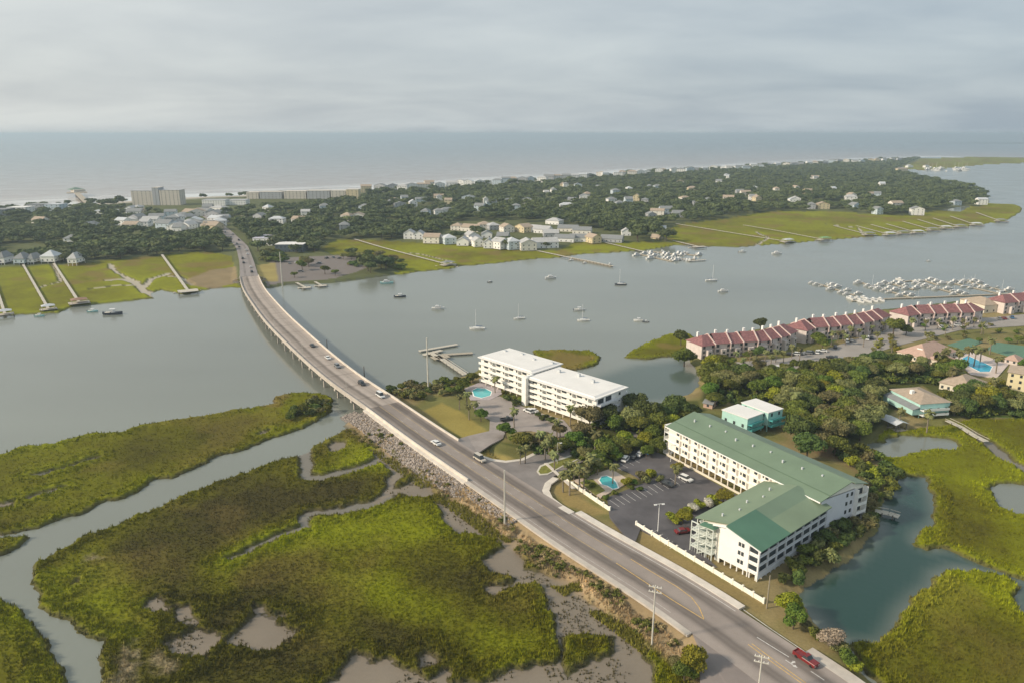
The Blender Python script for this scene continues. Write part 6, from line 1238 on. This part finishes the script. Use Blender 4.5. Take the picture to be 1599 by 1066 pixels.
# waterfront homes along the marsh
GW = 'white waterfront homes'
wmats = {'white': wh2, 'cream': mat('far_cream_wall', (0.80, 0.76, 0.68)), 'blue': blu2, 'grey': gry2, 'yellow': mat('far_yellow_wall', (0.66, 0.56, 0.36))}; rmats = {'grey': greyroof, 'silver': silver, 'tan': tanroof, 'pale': mat('pale_grey_roof', (0.45, 0.45, 0.44))}
def wf(x, y, w, dp, h, wc_, rc, kind, l, rh=3.4):
    y = y + 2 * math.sin(x * 1.7); w = w * 1.3; h = h * 0.8; sk = rnd.uniform(-1.2, 1.2); return house((x - w / 2, y + sk), (x + w / 2, y - sk), dp, h, rh, wmats[wc_], rmats[rc], l, kind, GW, 1.2, 0, 'house', 4.5)
for i, (x, y, w, dp, h, wc_, rc, kind, l) in enumerate([(638,375,12,14,10,'white','pale','gable','leftmost gabled house at the dark tree edge'),(653,376,12,14,9,'white','pale','gable','second gabled house from the dark tree edge'),(673,379,19,14,10,'cream','tan','side','broad tan roofed house third from the left'),(688,378,9,12,8,'grey','grey','gable','small grey house half hidden by a tree'),(704,381,14,14,10,'blue','silver','hip','bluish house with silver hipped roof'),
    (722,382,14,14,8,'white','pale','gable','white gabled house just right of the bluish house'),(735,383,11,13,8.5,'white','pale','gable','narrow white gable in the middle of the front row'),(748,384,11,13,9,'white','pale','gable','white gable left of the central gap'),(762,386,11,13,9,'white','pale','gable','white gable right of the central gap'),(776,388,12,13,9,'cream','tan','gable','cream gable before the tallest gable'),(789,388,12,14,11,'white','pale','gable','tallest white gable of the front row'),(804,390,14,15,12,'blue','silver','hip','second bluish house, turret like, near the right end of the front row'),
    (826,391,19,18,11,'cream','pale','gable','large cream house with bright left front'),(853,390,30,18,10,'white','pale','side','long grey roofed house at the right end of the front row'),
    (712,362,13,14,9,'cream','tan','hip','cream house at the left of the second row'),(733,360,20,14,8,'cream','tan','side','tan roofed long house of the second row'),(757,360,15,14,9,'cream','tan','hip','hipped cream house of the second row'),(773,358,13,14,9,'grey','pale','hip','grey hipped house of the second row'),(795,362,13,14,10,'cream','tan','gable','tall cream house of the second row'),(811,362,11,14,10,'yellow','tan','gable','yellowish house at the right of the second row'),
    (740,371,12,12,7,'white','pale','gable','small white house between the two rows at left'),(760,373,13,12,7,'white','grey','gable','small white house between the two rows in the middle'),(784,373,14,12,7,'grey','grey','side','grey house between the two rows at right'),(829,361,18,14,8,'white','pale','side','white row house starting the curved terrace'),(845,366,18,14,8,'white','pale','side','second house of the curved terrace'),(861,371,18,14,7.5,'grey','pale','side','third house of the curved terrace'),
    (886,364,24,14,7,'cream','grey','side','left half of the straight rear terrace'),(908,367,22,14,7,'cream','grey','side','right half of the straight rear terrace'),(880,377,24,14,7,'white','grey','side','left half of the straight front terrace'),(905,379,24,14,7,'white','grey','side','right half of the straight front terrace'),(932,378,11,16,9,'yellow','tan','gable','yellow gabled house ending the straight terrace'),(954,377,26,12,6.5,'grey','grey','side','long dark roofed house right of the yellow gable'),
    (978,370,11,12,8,'white','pale','gable','bright white gable among trees right of the dark roof'),(862,349,16,14,8,'white','pale','hip','white house with pale hipped roof in a clearing behind the terraces'),(1023,364,24,16,6,'white','silver','side','silver roofed building among trees by the marsh neck'),(1022,374,10,8,4,'yellow','tan','side','little orange tinted shed by the marsh neck')]):
    wf(x, y, w, dp, h, wc_, rc, kind, l)
for x, y, w, h, wc_, rc, l in ((75,412,22,8,'white','silver','white house on posts with silver pyramid roof at the marsh edge'),(30,414,17,7,'blue','grey','blue grey house left of the silver pyramid roof'),(48,413,10,6,'white','grey','small white house next to the silver pyramid roof'),(2,414,11,8,'white','grey','white house at the left picture edge'),(113,414,14,7,'white','pale','pale house half hidden right of the silver pyramid roof')):
    house((x - w / 2, y), (x + w / 2, y), 14, h, 5, wmats[wc_], rmats[rc], l, 'hip', 'homes at the left marsh edge', 1.2, 2.0, 'house', 4)
HP = [(b.location.x, b.location.y) for b in COL.objects if b.parent is None and b.location.y > 480 and b.name.split('.')[0] in ('house', 'building', 'hotel', 'apartment_block', 'hotel_tower')]
HP += [(P_.x, P_.y) for P_ in [at(x_, 313, 1) for x_ in range(380, 565, 12)] + [at(x_, 322, 1) for x_ in range(207, 390, 12)]]
# homes dotted through the island trees
cols_ = [('white', 'pale'), ('white', 'silver'), ('cream', 'tan'), ('grey', 'grey'), ('blue', 'grey'), ('white', 'grey'), ('yellow', 'tan')]
def dot(x, y, w, zone, cat='house', dp=12, h=None):
    wc_, rc = rnd.choice(cols_); kd = rnd.choice(['hip', 'gable', 'side']); L = w; P = at(x, y, 1.5)
    f = MB((P.x, P.y, 0), (math.cos(rnd.uniform(-.5, .5)), rnd.uniform(-.4, .4))); HP.append((P.x, P.y))
    return house(f, L, dp, h or rnd.uniform(7.5, 10.5), rnd.uniform(2.5, 4), wmats[wc_], rmats[rc], f'{wc_} house, {rc} {dict(hip="hipped", gable="gabled", side="ridged")[kd]} roof, {zone}', kd, 'homes among the island trees', 1.2, 0, 'house', 5)
for k in range(46):
    x = rnd.uniform(190, 345); y = rnd.uniform(330, 362)
    if abs(x - (240 + (y - 325) * 2.7)) > 9 + 0: dot(x, y, rnd.uniform(10, 24), 'in the little town near the beach', dp=16, h=rnd.uniform(6, 9))
for k in range(38):
    x = rnd.uniform(560, 1380); yt = np.interp(x, [560, 1000, 1400], [312, 284, 262]); yb = np.interp(x, [560, 700, 1000, 1400], [355, 335, 330, 312]); dot(x, yt + (yb - yt) * rnd.random(), rnd.uniform(8, 22), 'half hidden in the island wood', h=rnd.uniform(7, 11))
for x, y in ((1210,300),(1300,301),(1262,327),(1277,327),(1333,327),(1369,335),(1393,326),(1423,336),(1527,320),(1490,321),(1015,336),(1031,335),(1100,318),(1128,316),(850,305),(862,303),(886,318),(905,313),(950,320),(988,314),(1001,318),(1012,343),(1050,340),(560,330),(532,345),(548,344),(740,330),(760,322),(800,330),(690,336),(455,350),(420,352),(470,340),(395,345),(365,350),(530,362),(500,330),(410,330),(610,318),(640,324),(100,385),(50,352),(130,362),(180,352),(1075,300),(1150,305),(1180,315),(1235,318),(1320,315),(980,300),(1010,295),(1060,288),(1130,280),(930,297),(880,293)):
    dot(x, y, rnd.uniform(9, 20), 'in trees ' + ('left of main street' if x < 300 else 'right of main street' if x < 620 else 'behind the waterfront homes' if x < 1000 else 'at the island right'))
for k in range(64):
    x = 565 + 850 * (k / 64) ** 0.9; yb = np.interp(x, [560, 700, 850, 1000, 1150, 1300, 1400, 1440], [298, 289, 280, 269, 261, 252, 248, 247]); dot(x + rnd.uniform(-3, 3), yb + rnd.uniform(3.0, 5.5), rnd.uniform(18, 28), 'in the beach front row', h=rnd.uniform(12, 15))
dot(1402, 268, 40, 'at the far inlet'); dot(1418, 262, 25, 'by the far inlet marsh'); dot(1445, 262, 18, 'beside the far marina')

# ------------------------------------------------------------------ island forest
gg = np.random.default_rng(42); ISL = atn(P_U2, 1.2); LOTP = atn(P_LOTN, 1.2); HPa = np.array(HP)
FAR_T = []
for i in range(7):
    V, F = crown_arr(np.random.default_rng(400 + i), 5.0, 4.6, 0.66, 9, 300, 1.1, 0.74); FAR_T.append((V, F))
FARM = [npmesh('crown', V, F, L_far) for V, F in FAR_T]; ftr = MB().tube((0, 0, -.5), (0, 0, 4.5), .3, .2, 6).mesh('trunk', bark)
n = 150000; cx = gg.uniform(-1500, 2600, n); cy = gg.uniform(560, 3700, n)
m_ = sdpoly(cx, cy, ISL, 60.0) > 4; m_ &= ~(sdpoly(cx, cy, LOTP) > -6)
d_, _t = sdline(cx, cy, CLINE, 60.0); m_ &= d_ > 13
bd, _t = sdline(cx, cy, atn(P_BEACH), 300.0); m_ &= bd > 62
m_ &= np.abs(cx / cy) < 0.80
dens_ = fbm(cx, cy, 70, 3, 99); dist = np.hypot(cx, cy); m_ &= (gg.uniform(size=n) < np.clip(1.35 - dist / 4200, 0.35, 1)) & (dens_ > 0.30)
tw = atn([(185, 368), (200, 326), (385, 318), (345, 372)], 1.2); m_ &= ~((sdpoly(cx, cy, tw) > 0) & (gg.uniform(size=n) < 0.72))
cl1 = atn([(630, 385), (632, 368), (700, 366), (705, 346), (830, 344), (935, 360), (985, 366), (990, 385)], 1.2); m_ &= ~((sdpoly(cx, cy, cl1) > 0) & (gg.uniform(size=n) < 0.97))
ht = atn([(195, 330), (200, 317), (570, 300), (575, 312), (300, 338)], 1.2); m_ &= ~(sdpoly(cx, cy, ht) > 0)
gp = atn([(1220, 318), (1400, 312), (1410, 316), (1240, 322)], 1.2); m_ &= ~(sdpoly(cx, cy, gp) > 0)
cx, cy = cx[m_], cy[m_]; kp = []
cell = {}
for i in range(len(cx)):
    D_ = math.hypot(cx[i], cy[i]); sp = 8.0 + max(0, D_ - 900) * 0.0045; key = (int(cx[i] // 12), int(cy[i] // 12)); ok = True
    for a in (-1, 0, 1):
        for b in (-1, 0, 1):
            for (x, y) in cell.get((key[0] + a, key[1] + b), ()):
                if (x - cx[i]) ** 2 + (y - cy[i]) ** 2 < sp * sp: ok = False; break
            if not ok: break
        if not ok: break
    if not ok: continue
    dh = np.hypot(HPa[:, 0] - cx[i], HPa[:, 1] - cy[i]); dx = cx[i] - HPa[:, 0]; front = (dh < 12) | ((np.abs(dx) < 13) & (cy[i] < HPa[:, 1]) & (HPa[:, 1] - cy[i] < 20 + D_ * 0.018))
    if front.any(): continue
    cell.setdefault(key, []).append((cx[i], cy[i])); kp.append(i)
cx, cy = cx[kp], cy[kp]; order = np.argsort(np.hypot(cx, cy)); cx, cy = cx[order], cy[order]
NI = 110; Vs, Fs, k = [], [], 0
for i in range(len(cx)):
    s = gg.uniform(0.8, 1.0) * (1 + 1.1 * gg.uniform() ** 2) * 1.25; a = gg.uniform(0, 6.283); ti = int(gg.integers(7)); sz = s ** 0.6 * gg.uniform(0.80, 1.05)
    if fbm(cx[i:i+1], cy[i:i+1], 110, 2, 7)[0] > 0.62: sz *= 1.25
    z0 = gz(cx[i], cy[i]) - 0.1
    if i < NI:
        zn = 'left of the bridge end' if cx[i] < -250 else 'behind the gravel yard' if cx[i] < -60 else 'beside the white homes' if cx[i] < 160 else 'on the right bank'
        t_ = thing('tree', f'dark tree at the island wood edge, {zn}', 'tree', (cx[i], cy[i], z0), a, 'front trees of the island wood'); t_.scale = (s, s, sz); obj('crown', FARM[ti], t_); obj('trunk', ftr, t_); continue
    V, F = FAR_T[ti]; c_, s_ = math.cos(a), math.sin(a); Q = np.c_[(V[:, 0] * c_ - V[:, 1] * s_) * s + cx[i], (V[:, 0] * s_ + V[:, 1] * c_) * s + cy[i], V[:, 2] * sz + z0]
    Vs.append(Q); Fs.append(F + k); k += len(V)
print('far trees', len(cx))
struct(obj('distant_wood', npmesh('distant_wood', np.concatenate(Vs), np.concatenate(Fs), L_far)), 'stuff')
for k in range(44):
    if k < 30: x, y = rnd.uniform(545, 628), rnd.uniform(393, 420); y = max(y, 388 + (x - 545) * .25)
    else: x, y = rnd.uniform(405, 450), rnd.uniform(396, 410)
    P = at(x, y, 1.2); plant_at(P.x, P.y, rnd.choice(['bdark', 'boak', 'bgry', 'boak']), rnd.uniform(3.5, 7), 'shrub around the gravel yard by the far bridge end', 'shrubs around the gravel yard', 0.6)
# rough brush on the road bank, tufts of cord grass along the creeks
def scatter_stuff(name, P, tpl, s0, s1, m, zoff=0.0, cols=None, amp=(0.9, 1.7)):
    Vs, Fs, k, Cs = [], [], 0, []
    for j, (x, y) in enumerate(P):
        s = gg.uniform(s0, s1); a = gg.uniform(0, 6.283); V, F = tpl[int(gg.integers(len(tpl)))]; c_, s_ = math.cos(a) * s, math.sin(a) * s
        Vs.append(np.c_[V[:, 0] * c_ - V[:, 1] * s_ + x, V[:, 0] * s_ + V[:, 1] * c_ + y, V[:, 2] * s * gg.uniform(.8, 1.2) + gz(x, y) + zoff]); Fs.append(F + k); k += len(V)
        if cols is not None: Cs.append(np.tile(np.r_[cols[j] * gg.uniform(*amp), 1.0], (len(V), 1)))
    at_ = {'cover': ('FLOAT_COLOR', np.concatenate(Cs))} if cols is not None else None
    if Vs: struct(obj(name, npmesh(name, np.concatenate(Vs), np.concatenate(Fs), m, False, at_)), 'stuff')
BT = [crown_arr(np.random.default_rng(500 + i), 1.0, 0.55, 0.8, 3, 60, 0.32, 0.6) for i in range(4)]
def tuft(g):
    V, F = [], []
    for k in range(9):
        a = g.uniform(0, 6.283); r = g.uniform(0, .4); x, y = r * math.cos(a), r * math.sin(a); h = g.uniform(.6, 1.2); b = g.uniform(0, 6.283); w = .11; lx, ly = g.uniform(-.25, .25), g.uniform(-.25, .25); i = len(V)
        V += [(x - w * math.cos(b), y - w * math.sin(b), 0), (x + w * math.cos(b), y + w * math.sin(b), 0), (x + lx, y + ly, h)]; F.append((i, i + 1, i + 2))
    return np.array(V), np.array(F)
TU = [tuft(np.random.default_rng(600 + i)) for i in range(6)]
scatter_stuff('undergrowth', UNDER[::2], BT, 1.5, 3.0, L_oak); scatter_stuff('undergrowth', UNDER[1::2], BT, 1.4, 2.8, L_grn if False else L_dark)
bank_pts = []; SB0 = rpx(1075, 985)
for k in range(1900):
    s = gg.uniform(SB0, S_AB - 6); o_ = gg.uniform(2.6, 13); P = rd(s, -hw(s) - o_)
    if s > S_J - 40 and gg.uniform() < 0.75: continue
    if 0.1 < gz(P.x, P.y) and float(fbm(np.array([P.x]), np.array([P.y]), 8, 2, 77)[0]) > 0.52: bank_pts.append((P.x, P.y))
scatter_stuff('bank_brush', bank_pts[::2], BT, 0.4, 1.1, leafmat('dry_brush', (0.17, 0.12, 0.055), (0.42, 0.31, 0.17)))
scatter_stuff('bank_scrub', bank_pts[1::2], BT, 0.4, 1.3, leafmat('green_scrub', (0.06, 0.065, 0.015), (0.20, 0.19, 0.035)))
grassm = covermat('cord_grass', 0.85, 0.85, (0.7, 3.0), 0.15, 0.0)
offroad = (rdD > rw + 3.5) & (np.abs(X / Y) < 0.82)
mm = (MARSH > 0.2) & (MARSH < 6) & (UP < 0) & (Y < 420) & offroad; idx = np.nonzero(mm)[0]; idx = gg.choice(idx, min(len(idx), 16000), replace=False)
scatter_stuff('creek_edge_grass', np.c_[X[idx], Y[idx]], TU, 0.55, 1.1, grassm, -0.1, cover[idx], (1.0, 2.2))
mm = (MARSH >= 2) & (UP < 0) & (Y < 340) & offroad; idx = np.nonzero(mm)[0]; idx = gg.choice(idx, min(len(idx), 42000), replace=False)
scatter_stuff('marsh_grass', np.c_[X[idx], Y[idx]], TU, 0.35, 0.68, grassm, -0.12, cover[idx], (1.0, 1.7))
mm = (MUD > 0.3) & (Y < 330) & offroad & (fbm(X, Y, 7, 3, 45) > 0.60); idx = np.nonzero(mm)[0]; idx = gg.choice(idx, min(len(idx), 1500), replace=False)
if len(idx): scatter_stuff('mudflat_clumps', np.c_[X[idx], Y[idx]], TU, 0.35, 0.8, grassm, -0.1, np.tile(C(0.10, 0.085, 0.03), (len(idx), 1)), (0.7, 1.6))
mm = (rdD > rw + 6) & (rdD < rw + 13) & (side < 0) & (Y < 275) & (Y > 110) & (fbm(X, Y, 9, 3, 46) > 0.42) & (MARSH < 0.5); idx = np.nonzero(mm)[0]; idx = gg.choice(idx, min(len(idx), 2200), replace=False)
if len(idx): scatter_stuff('bank_foot_grass', np.c_[X[idx], Y[idx]], TU, 0.5, 1.1, grassm, -0.05, np.tile(C(0.15, 0.14, 0.025), (len(idx), 1)), (1.0, 2.4))
# ------------------------------------------------------------------ labels that share a text get their place inside the group
by = {}
for o in COL.objects:
    if o.parent is None and 'label' in o and 'group' in o: by.setdefault((o['group'], o['label']), []).append(o)
for (g_, l_), os_ in by.items():
    if len(os_) < 2: continue
    pp = [pixof(o.location) for o in os_]; n_ = len(os_)
    if n_ <= 4:
        w_ = [['left', 'right'], ['left', 'middle', 'right'], ['far left', 'centre left', 'centre right', 'far right']][n_ - 2]
        for r_, k_ in enumerate(sorted(range(n_), key=lambda q: pp[q][0])): os_[k_]['label'] = f'{l_}, the {w_[r_]} one'
        continue
    xs = sorted(range(n_), key=lambda q: pp[q][0]); rx = {q: r for r, q in enumerate(xs)}
    col_n = 3 if n_ < 15 else 5; cn = {3: ['left', 'middle', 'right'], 5: ['far left', 'left', 'middle', 'right', 'far right']}[col_n]
    for c_ in range(col_n):
        mem = [q for q in range(n_) if rx[q] * col_n // n_ == c_]; mem.sort(key=lambda q: pp[q][1]); m3 = 3 if len(mem) < 4 else 4 if len(mem) < 9 else 6
        rn = {3: ['rear', 'mid', 'front'], 4: ['rearmost', 'rear', 'near', 'nearest'], 6: ['rearmost', 'rear', 'mid rear', 'mid front', 'near', 'nearest']}[m3]
        for r_, q in enumerate(mem): os_[q]['label'] = f"{l_}, {cn[c_]} {rn[r_ * m3 // len(mem)]}"
